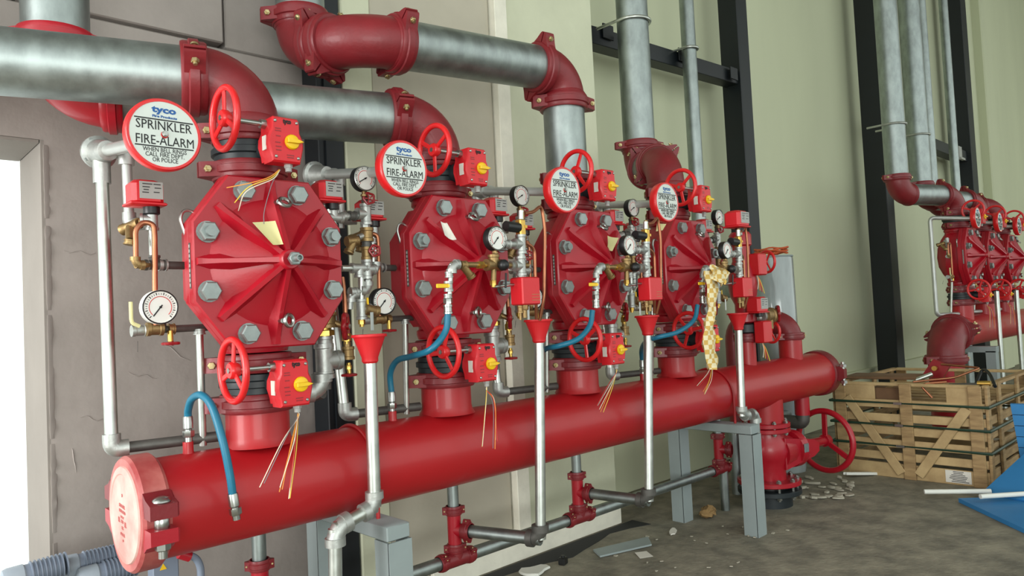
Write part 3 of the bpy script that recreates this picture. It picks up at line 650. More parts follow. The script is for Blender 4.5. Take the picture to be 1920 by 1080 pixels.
def gauge(label, p, r, ang=225, back=0.03, m='blackp', rim='steel', name='pressure_gauge', stem=None):
    t = thing(name, label, 'gauge', p, 'round pressure gauges'); key = (r, m, rim)
    if key not in GM:
        q = MB(); q.lathe([(r*0.9, back), (r, back*0.9), (r, -0.004), (r*0.96, -0.007), (r*0.90, -0.007), (r*0.90, -0.003)], (0, 0, 0), Y, 32, (True, True)); GM[key] = mesh('case', q, M[m])
        q = MB(); q.lathe([(r*0.90, -0.002), (r*0.90, -0.0045), (0, -0.0045)], (0, 0, 0), Y, 32, (False, True)); GM[key+('d',)] = mesh('dial', q, M['dial'])
        q = MB(); q.torus((0, -0.006, 0), Y, r*0.955, 0.0025, 32, 6); GM[key+('r',)] = mesh('bezel', q, M[rim])
        q = MB()
        for k in range(28):
            a = math.radians(225-270*k/27); d = V((math.cos(a), 0, math.sin(a))); q.bar(d*r*0.72+V((0, -0.0048, 0)), d*r*(0.82 if k % 3 else 0.86)+V((0, -0.0048, 0)), 0.0016 if k % 3 else 0.0028, 0.0006, Y)
        GM[key+('t',)] = mesh('scale_ticks', q, M['ink'])
        q = MB(); q.tube([V((math.cos(a)*r*0.62, -0.0048, math.sin(a)*r*0.62)) for a in [math.radians(225-270*k/20) for k in range(21)]], 0.0012, 4); GM[key+('a',)] = mesh('scale_arc', q, M['redink'])
        q = MB(); q.lathe([(r*0.07, -0.005), (r*0.07, -0.009), (0, -0.0095)], (0, 0, 0), Y, 12)
        q.bar((-r*0.16, -0.007, 0), (r*0.66, -0.007, 0), r*0.07, 0.001, Y); GM[key+('n',)] = mesh('needle', q, M['ink'])
    obj('case', GM[key], None, t); d = obj('dial', GM[key+('d',)], None, t); obj('bezel', GM[key+('r',)], None, t)
    obj('scale_ticks', GM[key+('t',)], None, d, kind='stuff'); obj('scale_arc', GM[key+('a',)], None, d)
    n_ = obj('needle', GM[key+('n',)], None, t); n_.rotation_euler = (0, -math.radians(ang), 0)
    if stem:
        q = MB(); q.cyl((0, 0.01, -r*0.9), (0, 0.01, -r-stem), 0.008, n=10); q.hexn((0, 0.01, -r-stem*0.6), -Z, 0.013, stem*0.4); obj('stem', q, M['brass'], t)
    return t
def switch(label, p, sx=0.10, sy=0.085, sz=0.085, lab=True, group='red pressure switches'):
    t = thing('pressure_switch', label, 'pressure switch', p, group)
    q = MB(); q.box((0, 0, 0), (sx, sy, sz), b=0.014); q.box((0, 0, -sz/2+0.006), (sx+0.014, sy+0.006, 0.010), b=0.003); obj('housing', q, M['gear'], t)
    if lab:
        q = MB(); q.frame_box((sx*0.08, -sy/2-0.0005, sz*0.08), X*sx*0.36, Y*0.0008, Z*sz*0.33); lb = obj('rating_label', q, M['lab'], t)
        for k, (a, c, wd) in enumerate(((-0.012, 0.020, 0.03), (0.018, 0.020, 0.022), (-0.016, 0.010, 0.022), (0.020, 0.008, 0.02), (-0.016, 0.001, 0.016), (-0.018, -0.008, 0.02), (0.016, -0.006, 0.018))):
            q = MB(); q.frame_box((sx*0.08+a*sx/0.1, -sy/2-0.0016, sz*0.08+c*sz/0.085), X*wd/2*sx/0.1, Y*0.0005, Z*0.0017); obj('print_line', q, M['dim'], lb)
    q = MB(); q.lathe([(0.026, 0), (0.026, -0.022), (0.020, -0.026)], (0.02*sx/0.1, 0, -sz/2), Z, 16); obj('neck', q, M['blackp'], t)
    q = MB(); q.hexn((0.02*sx/0.1, 0, -sz/2-0.024), -Z, 0.018, 0.02); obj('hex_nut', q, M['fit'], t)
    return t
def cbox(root_fn, items): pass

# left-hand trim (measured on the valve nearest the doorway)
def left_trim(label):
    t = thing('alarm_trim', label, 'trim piping', (VX[0], 0, 0), 'alarm trim left of the valves'); yl = 0.0
    l = lambda px, py, y=yl: L(0, px, py, y)
    tee(t, l(285, 412), Z, -X+Y*0.3, 0.018); q = l(285, 395); band(t, q, Z, 0.014, 0.03)
    # Y strainer in brass
    a, c = l(262, 418, 0.02), l(228, 432, 0.08); P_(t, [l(285, 412), a], 0.014, 'brass', 'nipple'); band(t, (a+c)/2, c-a, 0.017, 0.07, 'brass', 'strainer'); P_(t, [(a+c)/2, l(245, 452)], 0.016, 'brass', 'strainer_leg'); band(t, l(244, 455), V((0.2, 0, 1)), 0.018, 0.016, 'brass', 'strainer_cap')
    P_(t, [l(285, 412), l(289, 497)], 0.0135, 'galv2')
    P_(t, [l(255, 492, -0.02), l(254, 430, -0.02), l(268, 416, -0.02), l(288, 420, -0.03), l(290, 440, -0.03), l(291, 610, -0.03)], 0.0085, 'copper', 'copper_tube', 0.03)
    elb(t, l(254, 497, -0.02), Z, X, 0.014, 'brass', 'tube_elbow'); P_(t, [l(254, 497, -0.02), l(290, 497)], 0.011, 'brass', 'nipple')
    band(t, l(272, 497), X, 0.015, 0.022, 'fit'); tee(t, l(290, 497), X, Z, 0.016, 'dfit'); band(t, l(305, 497), X, 0.018, 0.026, 'fit', 'union')
    P_(t, [l(290, 497), l(345, 498, 0.01)], 0.0135, 'dfit')
    # lower manifold with ball valve
    P_(t, [l(258, 620), l(400, 613, 0.03)], 0.0125, 'dfit'); band(t, l(262, 620), X, 0.017, 0.05, 'fit', 'ball_valve'); band(t, l(290, 617, -0.02), X, 0.02, 0.05, 'brass', 'tube_tee'); band(t, l(321, 617), X, 0.017, 0.02, 'brass', 'union')
    q = MB(); A = [l(262, 612, -0.03), l(248, 606, -0.03), l(246, 598, -0.03), l(245, 566, -0.03)]; q.tube(fillet(A, 0.01, 4), 0.006, 8); obj('valve_lever', q, M['tagp'], t)
    P_(t, [l(319, 620, -0.02), l(320, 640, -0.02)], 0.009, 'bbrass', 'valve_stem'); wheel(t, l(321, 644, -0.02), Z, 0.024)
    P_(t, [l(305, 600, -0.02), l(305, 617)], 0.011, 'dfit', 'gauge_nipple')
    P_(t, [l(374, 622, 0.02), l(381, 835, 0.06)], 0.0125, 'galv2', 'drip_pipe'); band(t, l(374, 622, 0.02), Z, 0.018, 0.02, 'fit')
    P_(t, [l(258, 640, 0.05), l(258, 660, 0.06)], 0.001, 'dfit', 'tie_wire')
    return t
LT = [left_trim('brass and copper alarm trim left of the valve '+WHICH[0].replace('bright ', ''))]
for i in (1, 2, 3): LT.append(copy_tree(LT[0], None, (VX[i], 0, 0), 'brass and copper alarm trim left of the valve '+WHICH[i].replace('bright ', '')))
for i in range(4):
    o = V((VX[i], 0, 0)); w_ = WHICH[i].replace('bright ', '')
    switch('red pressure switch with printed label left of the valve '+w_, o+L(0, 271, 364, 0.0))
    gauge('low pressure gauge left of the valve '+w_, o+L(0, 300, 576, -0.045), 0.056, 232 if i == 0 else 228, m='dial' if i == 0 else 'blackp', rim='blackp')

# right-hand trim with the main drain (measured on the valve nearest the doorway)
def right_trim(label):
    t = thing('drain_trim', label, 'trim piping', (VX[0], 0, 0), 'drain trim right of the valves')
    l = lambda px, py, y=-0.07: L(0, px, py, y)
    tee(t, l(625, 408), X, Z, 0.019); P_(t, [l(614, 392), l(628, 425)], 0.012, 'galv2'); P_(t, [l(625, 408), l(686, 403)], 0.0125, 'fit'); band(t, l(645, 406), X, 0.016, 0.02); band(t, l(660, 405), X, 0.018, 0.03, 'dfit')
    tee(t, l(686, 402), Z, -X, 0.021); P_(t, [l(683, 355), l(686, 440)], 0.010, 'brass', 'gauge_stem'); band(t, l(684, 372), Z, 0.013, 0.035, 'dfit', 'gauge_cock'); q = l(692, 372, -0.10); P_(t, [l(684, 372), q], 0.006, 'brass', 'cock_stem'); wheel(t, q, -Y*0.9-X*0.3, 0.021)
    hexf(t, l(685, 423), Z, 0.019, 0.022, 'fit'); band(t, l(688, 440), Z, 0.024, 0.055, 'brass', 'brass_cross'); P_(t, [l(688, 440), l(672, 445)], 0.012, 'fit', 'nipple'); band(t, l(660, 452, -0.07), V((-1, 0, -0.1)), 0.018, 0.05, 'brass', 'strainer'); P_(t, [l(664, 450), l(653, 474)], 0.016, 'brass', 'strainer_leg'); band(t, l(654, 472), V((-0.4, 0, -1)), 0.018, 0.012, 'brass', 'strainer_cap')
    band(t, l(687, 457), Z, 0.018, 0.025, 'dfit'); band(t, l(687, 475), Z, 0.019, 0.05, 'brass', 'check_valve'); q = l(703, 470, -0.10); P_(t, [l(690, 472), q], 0.006, 'brass', 'valve_stem'); wheel(t, q, -Y*0.9-X*0.3, 0.021)
    P_(t, [l(698, 445, -0.04), l(700, 510, -0.04)], 0.011, 'galv2'); band(t, l(698, 452, -0.04), Z, 0.016, 0.02)
    tee(t, l(688, 505), Z, X, 0.019); elb(t, l(705, 508, -0.05), Z, -X, 0.019); P_(t, [l(688, 485), l(690, 535)], 0.0125, 'galv2')
    tee(t, l(673, 503), X, -Z, 0.018); P_(t, [l(640, 503), l(675, 503)], 0.0125, 'galv2'); hexf(t, l(690, 528), Z, 0.017, 0.02, 'fit'); elb(t, l(690, 545), Z, -X, 0.019); P_(t, [l(690, 545), l(665, 548)], 0.012, 'fit'); band(t, l(662, 548), X, 0.018, 0.03, 'fit', 'union'); elb(t, l(657, 552), X, -Z, 0.016); P_(t, [l(657, 552), l(656, 580)], 0.012, 'fit')
    P_(t, [l(677, 510), l(678, 600)], 0.0125, 'galv2'); tee(t, l(678, 580), Z, X, 0.02); band(t, l(696, 582, -0.08), V((1, 0, -0.2)), 0.021, 0.06, 'brass', 'ball_valve'); q = MB(); q.bar(l(697, 585, -0.11), l(698, 620, -0.11), 0.014, 0.004, Y, 0.001); obj('valve_lever', q, M['steel'], t)
    q = MB(); q.bar(l(689, 558, -0.09), l(690, 576, -0.09), 0.008, 0.006, Y, 0.001); obj('yellow_lever', q, M['yellow'], t); hexf(t, l(678, 602), Z, 0.014, 0.025, 'bbrass')
    # main drain angle valve, tee and bend
    ym = -0.04; l = lambda px, py, y=ym: L(0, px, py, y)
    P_(t, [l(575, 585, 0.0), l(612, 598)], 0.040, 'brass', 'angle_valve'); band(t, l(612, 600), Z, 0.036, 0.06, 'brass', 'valve_body'); hexf(t, l(608, 624), Z, 0.038, 0.022, 'bbrass', 'bonnet_nut'); P_(t, [l(612, 600), l(646, 612, -0.08)], 0.012, 'brass', 'valve_stem'); wheel(t, l(648, 612, -0.09), X*0.75-Y*0.65, 0.045, lobes=6)
    band(t, l(608, 643), Z, 0.031, 0.05, 'fit', 'nipple'); tee(t, l(608, 677), Z, X, 0.033); band(t, l(608, 703), Z, 0.034, 0.025, 'fit', 'union'); elb(t, l(604, 733), Z, -X+Y*0.2, 0.034); P_(t, [l(608, 640), l(607, 730)], 0.028, 'dfit', 'inner_pipe'); P_(t, [l(604, 733), l(575, 742, 0.02)], 0.030, 'dfit', 'drain_pipe')
    P_(t, [l(612, 670), l(652, 665, -0.06)], 0.013, 'dfit', 'nipple'); band(t, l(653, 662, -0.06), Z, 0.022, 0.05, 'brass', 'globe_valve'); hexf(t, l(650, 632, -0.06), Z, 0.018, 0.03, 'bbrass'); hexf(t, l(651, 645, -0.06), Z, 0.014, 0.02, 'brass'); P_(t, [l(654, 680, -0.06), l(655, 700, -0.06)], 0.008, 'bbrass', 'valve_stem'); hexf(t, l(654, 688, -0.06), Z, 0.012, 0.016, 'bbrass'); wheel(t, l(655, 703, -0.06), Z, 0.025)
    P_(t, [l(642, 520, -0.05), l(645, 545, -0.06), l(647, 575, -0.07), l(649, 622, -0.07)], 0.009, 'copper', 'copper_tube', 0.03)
    return t
RT = [right_trim('galvanised and brass drain trim right of the valve '+WHICH[0].replace('bright ', ''))]
for i in (1, 2, 3): RT.append(copy_tree(RT[0], None, (VX[i], 0, 0), 'galvanised and brass drain trim right of the valve '+WHICH[i].replace('bright ', '')))
for i in range(4):
    o = V((VX[i], 0, 0)); w_ = WHICH[i].replace('bright ', '')
    switch('red switch box with label upper right of the valve '+w_, o+L(0, 613, 361, -0.07), group='red switch boxes right of the valves')
    gauge('black rimmed gauge standing upper right of the valve '+w_, o+L(0, 683.5, 335, -0.10), 0.050, 210, stem=0.02)

# front test line of valves two, three and four (measured on the second)
def front_trim(label):
    t = thing('test_trim', label, 'trim piping', (VX[1], 0, 0), 'test lines in front of the valve covers')
    y0 = -0.375; l = lambda px, py, y=y0: L(1, px, py, y)
    elb(t, l(846, 496), -Z, X, 0.018); P_(t, [l(846, 496), l(841, 590)], 0.0095, 'galv2'); P_(t, [l(846, 496), l(990, 498)], 0.011, 'brass', 'nipple')
    band(t, l(842, 515), Z, 0.015, 0.022); band(t, l(841, 537), Z, 0.016, 0.04, 'fit', 'ball_valve'); band(t, l(840, 555), Z, 0.015, 0.016); hexf(t, l(840, 564), Z, 0.018, 0.02, 'steel', 'swivel_nut'); band(t, l(840, 580), Z, 0.016, 0.035, 'steel', 'crimp_sleeve')
    q = MB(); q.frame_box(l(830, 536, y0-0.02), X*0.030, Y*0.003, Z*0.008, 0.002); q.cyl(l(841, 536, y0), l(841, 536, y0-0.024), 0.006, n=8); obj('yellow_lever', q, M['yellow'], t)
    band(t, l(868, 497), X, 0.016, 0.03, 'brass', 'strainer'); P_(t, [l(866, 496), l(882, 517)], 0.015, 'brass', 'strainer_leg'); band(t, l(883, 518), V((0.6, 0, -0.8)), 0.017, 0.012, 'brass', 'strainer_cap'); hexf(t, l(901, 497), X, 0.016, 0.03, 'bbrass'); tee(t, l(926, 497), X, Z, 0.021, 'brass', 'brass_cross'); P_(t, [l(926, 495), l(925, 532)], 0.012, 'brass', 'drop_leg'); hexf(t, l(925, 530), Z, 0.014, 0.02, 'bbrass'); P_(t, [l(926, 490), l(927, 465)], 0.009, 'brass', 'gauge_stem')
    q = MB(); q.ball(l(944, 497, y0-0.035), 0.024, 14); obj('black_knob', q, M['blackp'], t); P_(t, [l(940, 497), l(944, 497, y0-0.03)], 0.008, 'brass', 'knob_stem')
    q = MB(); q.bar(l(949, 512, y0-0.03), l(948, 540, y0-0.03), 0.009, 0.005, Y, 0.001); obj('black_lever', q, M['blackp'], t)
    band(t, l(962, 498), X, 0.016, 0.03); yc = -0.39
    tee(t, l(977, 499, yc), Z, -X, 0.020); P_(t, [l(977, 395, yc), l(977, 540, yc)], 0.0125, 'galv2', 'column'); band(t, l(977, 520, yc), Z, 0.016, 0.03); tee(t, l(977, 458, yc), Z, -X, 0.020); P_(t, [l(977, 458, yc), l(948, 458, yc)], 0.012, 'fit', 'nipple'); band(t, l(950, 458, yc), X, 0.018, 0.03); band(t, l(977, 476, yc), Z, 0.016, 0.024)
    q = MB(); q.box(l(976, 428, yc), (0.034, 0.034, 0.075), b=0.005); obj('solenoid_valve', q, M['bbrass'], t); q = MB(); q.cyl(l(972, 427, yc), l(948, 424, yc), 0.022, n=16); obj('solenoid_coil', q, M['blackp'], t); hexf(t, l(978, 404, yc), Z, 0.014, 0.03, 'brass'); q = MB(); q.frame_box(l(985, 425, yc-0.014), X*0.006, Y*0.006, Z*0.006); obj('side_plug', q, M['bbrass'], t)
    band(t, l(976, 580, yc), Z, 0.013, 0.03, 'brass', 'drip_check'); P_(t, [l(976, 565, yc), l(976, 600, yc)], 0.006, 'brass', 'drip_tube'); P_(t, [l(926, 538), l(977, 532, yc)], 0.006, 'steel', 'link_rod')
    # large copper tube bowing from the column down into the funnel
    P_(t, [l(983, 400, yc), l(1000, 398, yc+0.02), l(1015, 384, yc+0.05), l(1022, 430, yc+0.05), l(1020, 560, yc+0.04), l(1012, 600, yc+0.08)], 0.0075, 'copper', 'copper_tube', 0.04)
    P_(t, [l(985, 455, yc+0.02), l(1002, 465, yc+0.03), l(1004, 540, yc+0.03), l(1006, 598, yc+0.08)], 0.0075, 'copper', 'copper_tube', 0.04)
    return t
FT = [None, front_trim('brass test line crossing the cover of the deluge valve '+WHICH[1].replace('bright ', ''))]
for i in (2, 3): FT.append(copy_tree(FT[1], None, (VX[i], 0, 0), 'brass test line crossing the cover of the deluge valve '+WHICH[i].replace('bright ', '')))
for i in (1, 2, 3):
    o = V((VX[i]-VX[1], 0, 0)); w_ = WHICH[i].replace('bright ', '')
    gauge('black rimmed gauge on the test line of the valve '+w_, o+pt(931, 447, -0.395), 0.050, 228, stem=0.012)
    t = thing('junction_box', 'plain red junction box hanging above the drain funnel of the valve '+w_, 'junction box', o+pt(985, 546, -0.40), 'plain red junction boxes')
    q = MB(); q.box((0, 0, 0), (0.105, 0.075, 0.115), b=0.005); obj('housing', q, M['gear'], t)
    q = MB(); q.hexn((-0.01, 0, -0.057), -Z, 0.018, 0.022); q.cyl((-0.01, 0, -0.06), (-0.01, 0, -0.11), 0.010, n=10); obj('spigot', q, M['brass'], t)
    for k in range(3):
        q = MB(); q.frame_box((0.022, -0.0378, -0.015-0.012*k), X*0.022, Y*0.0004, Z*0.0014); obj('printed_line', q, M['copper'], t)

# ------------------------------------------------------------------ funnels and drain pipes
FN = [(692, 632), (1009, 603), (1213, 595), (1383, 590)]
YD = -0.26
def tee_unit(t, c, br):
    """red grooved tee with couplings: riser above, branch towards br, floor line below"""
    c = V(c)
    q = MB(); q.cyl(c+Z*0.10, c-Z*0.10, 0.032, n=20); q.cyl(c+Z*0.0, c+V(br)*0.06, 0.03, n=20); obj('tee_body', q, M['red'], t)
    q = MB(); q.cyl(c+V((-0.085, 0, -0.135)), c+V((0.085, 0, -0.135)), 0.036, n=20); q.cyl(c-Z*0.07, c-Z*0.135, 0.036, n=20); obj('cross_body', q, M['maroon'], t)
    for p, ax, ear in ((c+Z*0.09, Z, X-Y*0.5), (c-Z*0.085, Z, X-Y*0.5), (c+V(br)*0.07, V(br), Z), (c+V((-0.08, 0, -0.135)), X, Z*0.6-Y*0.8), (c+V((0.08, 0, -0.135)), X, Z*0.6-Y*0.8)):
        coupling_parts(t, p, ax, 0.033, ear, 0.042)
fl = thing('drain_main', 'long galvanised drain pipe with red tees running low behind the header', 'drain pipe', (0, 0.165, 0.29))
q = MB(); q.cyl((-0.9, 0, 0), (3.4, 0, 0), 0.030, n=20); obj('pipe', q, M['galv'], fl)
for i in range(4):
    w_ = WHICH[i].replace('bright ', ''); f = pt(*FN[i], YD)
    t = thing('drain_funnel', 'red funnel on the upright drain pipe right of the valve '+w_, 'funnel', (f.x, f.y, f.z), 'red drain funnels')
    q = MB(); q.lathe([(0.024, -0.095), (0.030, -0.088), (0.030, -0.075), (0.058, 0.0), (0.064, 0.002), (0.064, 0.010), (0.056, 0.010), (0.027, -0.07), (0, -0.07)], (0, 0, 0), Z, 28, (True, True)); obj('cone', q, M['funnel'], t)
    q = MB(); q.torus((0, 0, 0.002), Z, 0.0635, 0.0022, 28, 6); obj('rim', q, M['funnel'], t)
    zt = f.z-0.085
    t = thing('drain_pipe', 'upright pale drain pipe below the red funnel right of the valve '+w_, 'drain pipe', (f.x, f.y, 0), 'upright drain pipes'); o = V((f.x, f.y, 0))
    if i == 0:
        a = V((f.x-0.005, YD, 0.745)); b_ = V((0.165, YD, 0.705)); d = V((b_.x-0.02, YD, 0.03))
        P_(t, [V((0, 0, zt)), a-o], 0.0235, 'galv2', 'upright', n=20); elb(t, a-o-Z*0.0, Z, b_-a, 0.029); P_(t, [a-o, b_-o], 0.0235, 'galv2', 'offset', n=20); elb(t, b_-o, a-b_, -Z, 0.031); P_(t, [b_-o, V((d.x, YD, 0.0))-o], 0.0235, 'galv2', 'lower_upright', n=20)
    elif i in (1, 2):
        e = pt(1014, 1015, YD) if i == 1 else pt(1217, 940, YD); tp = pt(852, 992, 0.165) if i == 1 else pt(1083, 922, 0.165)
        tp.z = 0.29+0.135; br = V((e.x-tp.x, e.y-tp.y, 0)).normalized(); e.z = tp.z
        P_(t, [V((0, 0, zt)), e-o], 0.0235, 'galv2', 'upright', n=20); elb(t, e-o, Z, -br, 0.033, 'dfit'); P_(t, [e-o, tp-o+br*0.05], 0.028, 'galv', 'branch', n=20)
        tee_unit(fl, tp-V((0, 0.165, 0.29)), br); q = MB(); q.cyl(tp-V((0, 0.165, 0.29))+Z*0.08, V((tp.x, 0, 0.42)), 0.0265, n=18); obj('drop_pipe', q, M['galv'], fl)
    else:
        e = pt(1391, 780, YD); g_ = V((3.095, YD, e.z-0.004))
        P_(t, [V((0, 0, zt)), e-o], 0.0235, 'galv2', 'upright', n=20); elb(t, e-o, Z, X, 0.03); elb(t, g_-o+X*0.01, -X, -Z, 0.03); P_(t, [g_-o+X*0.01, V((g_.x+0.02, YD, 0.0))-o], 0.0235, 'galv2', 'lower_upright', n=20)
for px, py in ((487, 1068), (1350, 890)):
    tp = pt(px, py, 0.165); c = V((tp.x, 0, 0.135)); tee_unit(fl, c, V((0.3, -0.95, 0)).normalized()); q = MB(); q.cyl(c+Z*0.08, V((tp.x, 0, 0.45)), 0.0265, n=18); obj('drop_pipe', q, M['galv'], fl)
q = MB(); q.cyl((3.4, 0, 0), (3.4, 0, -0.29), 0.03, n=16); obj('end_drop', q, M['galv'], fl); q = MB(); q.cyl((-0.9, 0, 0), (-0.9, 0, -0.29), 0.03, n=16); obj('end_drop', q, M['galv'], fl)

# ------------------------------------------------------------------ blue hoses
def hose(pts, label, ends, r=0.0125):
    o = V(pts[0]); t = thing('blue_hose', label, 'hose', o, 'blue rubber hoses')
    q = MB(); q.tube([p-o for p in spline(pts, 8)], r, 12); obj('tube', q, M['hose'], t)
    for p, d in ends:
        p = V(p)-o; d = V(d).normalized(); q = MB(); q.lathe([(0.015, 0), (0.0165, 0.004), (0.0165, 0.040), (0.012, 0.044), (0.012, 0.055)], p, d, 14); obj('crimp_sleeve', q, M['steel'], t)
        q = MB(); q.hexn(p+d*0.048, d, 0.019, 0.022); q.cyl(p+d*0.05, p+d*0.085, 0.0125, n=12); obj('swivel_nut', q, M['steel'], t)
pb = pt(353, 800, 0.0); h0 = V((pb.x, 0, 1.04+0.085))
hose([h0, pt(353, 768, -0.01), pt(360, 748, -0.05), pt(378, 741, -0.12), pt(398, 764, -0.18), pt(418, 828, -0.225), pt(431, 890, -0.235), pt(436, 925, -0.235)], 'loose blue hose hanging over the near end of the header',
     [(h0, -Z), (pt(436, 925, -0.235), pt(440, 950, -0.235)-pt(436, 925, -0.235))])
p0 = pt(736, 782, 0.0); h0 = V((p0.x, 0, 1.12))
hose([pt(840, 588, -0.375), pt(835, 622, -0.375), pt(808, 655, -0.36), pt(772, 668, -0.24), pt(745, 676, -0.08), pt(732, 700, -0.01), pt(734, 735, 0), h0], 'blue hose looping from the second valve to the header', [(h0, -Z)])
for i, P, hx in ((2, [(1111, 582, -.375), (1106, 610, -.375), (1085, 635, -.37), (1050, 648, -.32), (1022, 655, -.2), (1010, 672, -.05)], (1010, 735)), (3, [(1308, 572, -.375), (1301, 600, -.375), (1272, 622, -.37), (1235, 632, -.32), (1212, 640, -.2), (1203, 655, -.05)], (1205, 700))):
    p0 = pt(*hx, 0.0); h0 = V((p0.x, 0, 1.12))
    hose([pt(*q_) for q_ in P]+[h0], 'blue hose running behind the drain pipe from the %s valve' % ('third' if i == 2 else 'fourth'), [(h0, -Z)])

# ------------------------------------------------------------------ gate valve under the header
GX = 3.72
gv = thing('gate_valve', 'red flanged gate valve under the header with a large red handwheel', 'valve', (GX, 0, 0))
q = MB(); q.lathe([(0.118, 0.17), (0.118, 0.28), (0.132, 0.32), (0.150, 0.38), (0.132, 0.44), (0.118, 0.47), (0.118, 0.52)], (0, 0, 0), Z, 32); obj('body', q, M['red'], gv)
for nm, z0, z1, r, m in (('upper_flange', 0.545, 0.575, 0.165, 'red'), ('mating_flange', 0.510, 0.540, 0.165, 'red'), ('lower_flange', 0.150, 0.182, 0.215, 'red'), ('floor_flange', 0.085, 0.120, 0.215, 'rubber')):
    q = MB(); q.lathe([(r-0.004, z0), (r, z0+0.004), (r, z1-0.004), (r-0.004, z1)], (0, 0, 0), Z, 40); obj(nm, q, M[m], gv)
q = MB(); q.lathe([(0.15, 0.0), (0.15, 0.09)], (0, 0, 0), Z, 32); obj('floor_spool', q, M['rubber'], gv)
q = MB(); q.lathe([(0.13, 0.115), (0.13, 0.155)], (0, 0, 0), Z, 32); obj('gasket_ring', q, M['blackp'], gv)
for k in range(10):
    a = 2*PI*k/10+0.2
    q = MB(); c = V((math.cos(a)*0.185, math.sin(a)*0.185, 0)); q.cyl(c+Z*0.06, c+Z*0.205, 0.010, n=8); q.hexn(c+Z*0.182, Z, 0.018, 0.016); q.hexn(c+Z*0.085, -Z, 0.018, 0.016); obj('flange_bolt', q, M['steel'], gv)
for k in range(8):
    a = 2*PI*k/8+0.1
    q = MB(); c = V((math.cos(a)*0.143, math.sin(a)*0.143, 0)); q.cyl(c+Z*0.49, c+Z*0.595, 0.009, n=8); q.hexn(c+Z*0.51, -Z, 0.015, 0.014); q.hexn(c+Z*0.575, Z, 0.015, 0.014); obj('flange_bolt', q, M['steel'], gv)
wc = pt(1547, 826, -0.13)-V((GX, 0, 0)); bc = V((0.0, -0.03, 0.36)); dirw = (wc-bc).normalized(); n_ = dirw; WD = (wc-bc).length
q = MB(); q.lathe([(0.13, 0.03), (0.118, 0.14), (0.10, 0.19), (0.13, 0.195), (0.13, 0.225), (0.132, 0.23), (0.132, 0.26), (0.10, 0.27), (0.085, 0.34), (0.05, 0.37)], bc, dirw, 28); obj('bonnet', q, M['red'], gv)
for s in (-1, 1):
    q = MB(); sd = dirw.cross(Z).normalized(); q.prism([(0.02, -0.11), (0.36, -0.06), (0.42, -0.03), (0.42, 0.03), (0.36, 0.06), (0.02, 0.11)], bc+sd*s*0.085, dirw, Z, sd*s*0.02, 0.004); obj('yoke_rib', q, M['red'], gv)
for k in range(6):
    u_, w_ = perp(dirw); a = PI/3*k+0.3; q = MB(); q.hexn(bc+dirw*0.262+(u_*math.cos(a)+w_*math.sin(a))*0.112, dirw, 0.014, 0.014); obj('bonnet_bolt', q, M['steel'], gv)
q = MB(); q.frame_box(bc+dirw*0.20+V((0, -0.134, 0.02)), dirw*0.025, Y*0.002, Z*0.03, 0.001); obj('name_plate', q, M['zinc'], gv)
q = MB(); q.lathe([(0.055, 0.36), (0.05, 0.42), (0.038, 0.44), (0.034, WD)], bc, dirw, 18); obj('stem_tube', q, M['red'], gv)
q = MB(); q.torus(wc, n_, 0.222, 0.022, 48, 10); wh = obj('handwheel', q, M['red'], gv)
u_, w_ = perp(n_)
for k in range(3):
    a = 2*PI*k/3+0.55; d = u_*math.cos(a)+w_*math.sin(a); q = MB(); q.bar(wc+d*0.03, wc+d*0.21, 0.040, 0.016, n_, 0.004); obj('spoke', q, M['red'], wh)
q = MB(); q.lathe([(0.045, -0.02), (0.045, 0.03), (0.03, 0.05)], wc, n_, 20); obj('hub', q, M['red'], wh)
# bypass elbow and short pipe beyond it
t = thing('bypass_pipe', 'short red stub and grey bypass pipe under the far end of the header', 'pipe', (4.30, 0, 0))
q = MB(); q.cyl((0, 0, 0.55), (0, 0, 0.70), 0.055, n=20); obj('stub', q, M['red'], t)
P_(t, [V((0, 0, 0.56)), V((0, 0, 0.49)), V((0, 0.32, 0.49))], 0.05, 'dfit', 'bend', 0.08, 18); P_(t, [V((-0.45, 0.32, 0.48)), V((0.5, 0.32, 0.48))], 0.045, 'galv', 'pipe', 0, 18); P_(t, [V((0.48, 0.32, 0.48)), V((0.48, 0.32, 0.0))], 0.045, 'galv', 'floor_drop', 0, 18); P_(t, [V((-0.45, 0.32, 0.48)), V((-0.45, 0.32, 0.0))], 0.045, 'galv', 'floor_drop', 0, 18)

# ------------------------------------------------------------------ small valve column, far outlet, tank
SX = 3.52
coupling((SX, 0, 1.18), Z, 0.062, X-Y*0.4, 'small maroon coupling on the thin outlet past the fourth valve', 0.06)
t = thing('small_butterfly_valve', 'small black and red butterfly valve column past the fourth deluge valve', 'valve', (SX, 0, 1.21), 'small valve column')
q = MB(); q.lathe([(0.062, 0), (0.085, 0.01), (0.085, 0.06), (0.062, 0.07)], (0, 0, 0), Z, 24); obj('body', q, M['rubber'], t)
q = MB(); q.lathe([(0.062, 0.07), (0.078, 0.08), (0.078, 0.13), (0.062, 0.14), (0.062, 0.2), (0.09, 0.26), (0.10, 0.34), (0.085, 0.44), (0.062, 0.50), (0.062, 0.60), (0.075, 0.61), (0.075, 0.68), (0.06, 0.70)], (0, 0, 0), Z, 24); obj('alarm_body', q, M['red'], t)
o = V((SX, 0, 1.21))
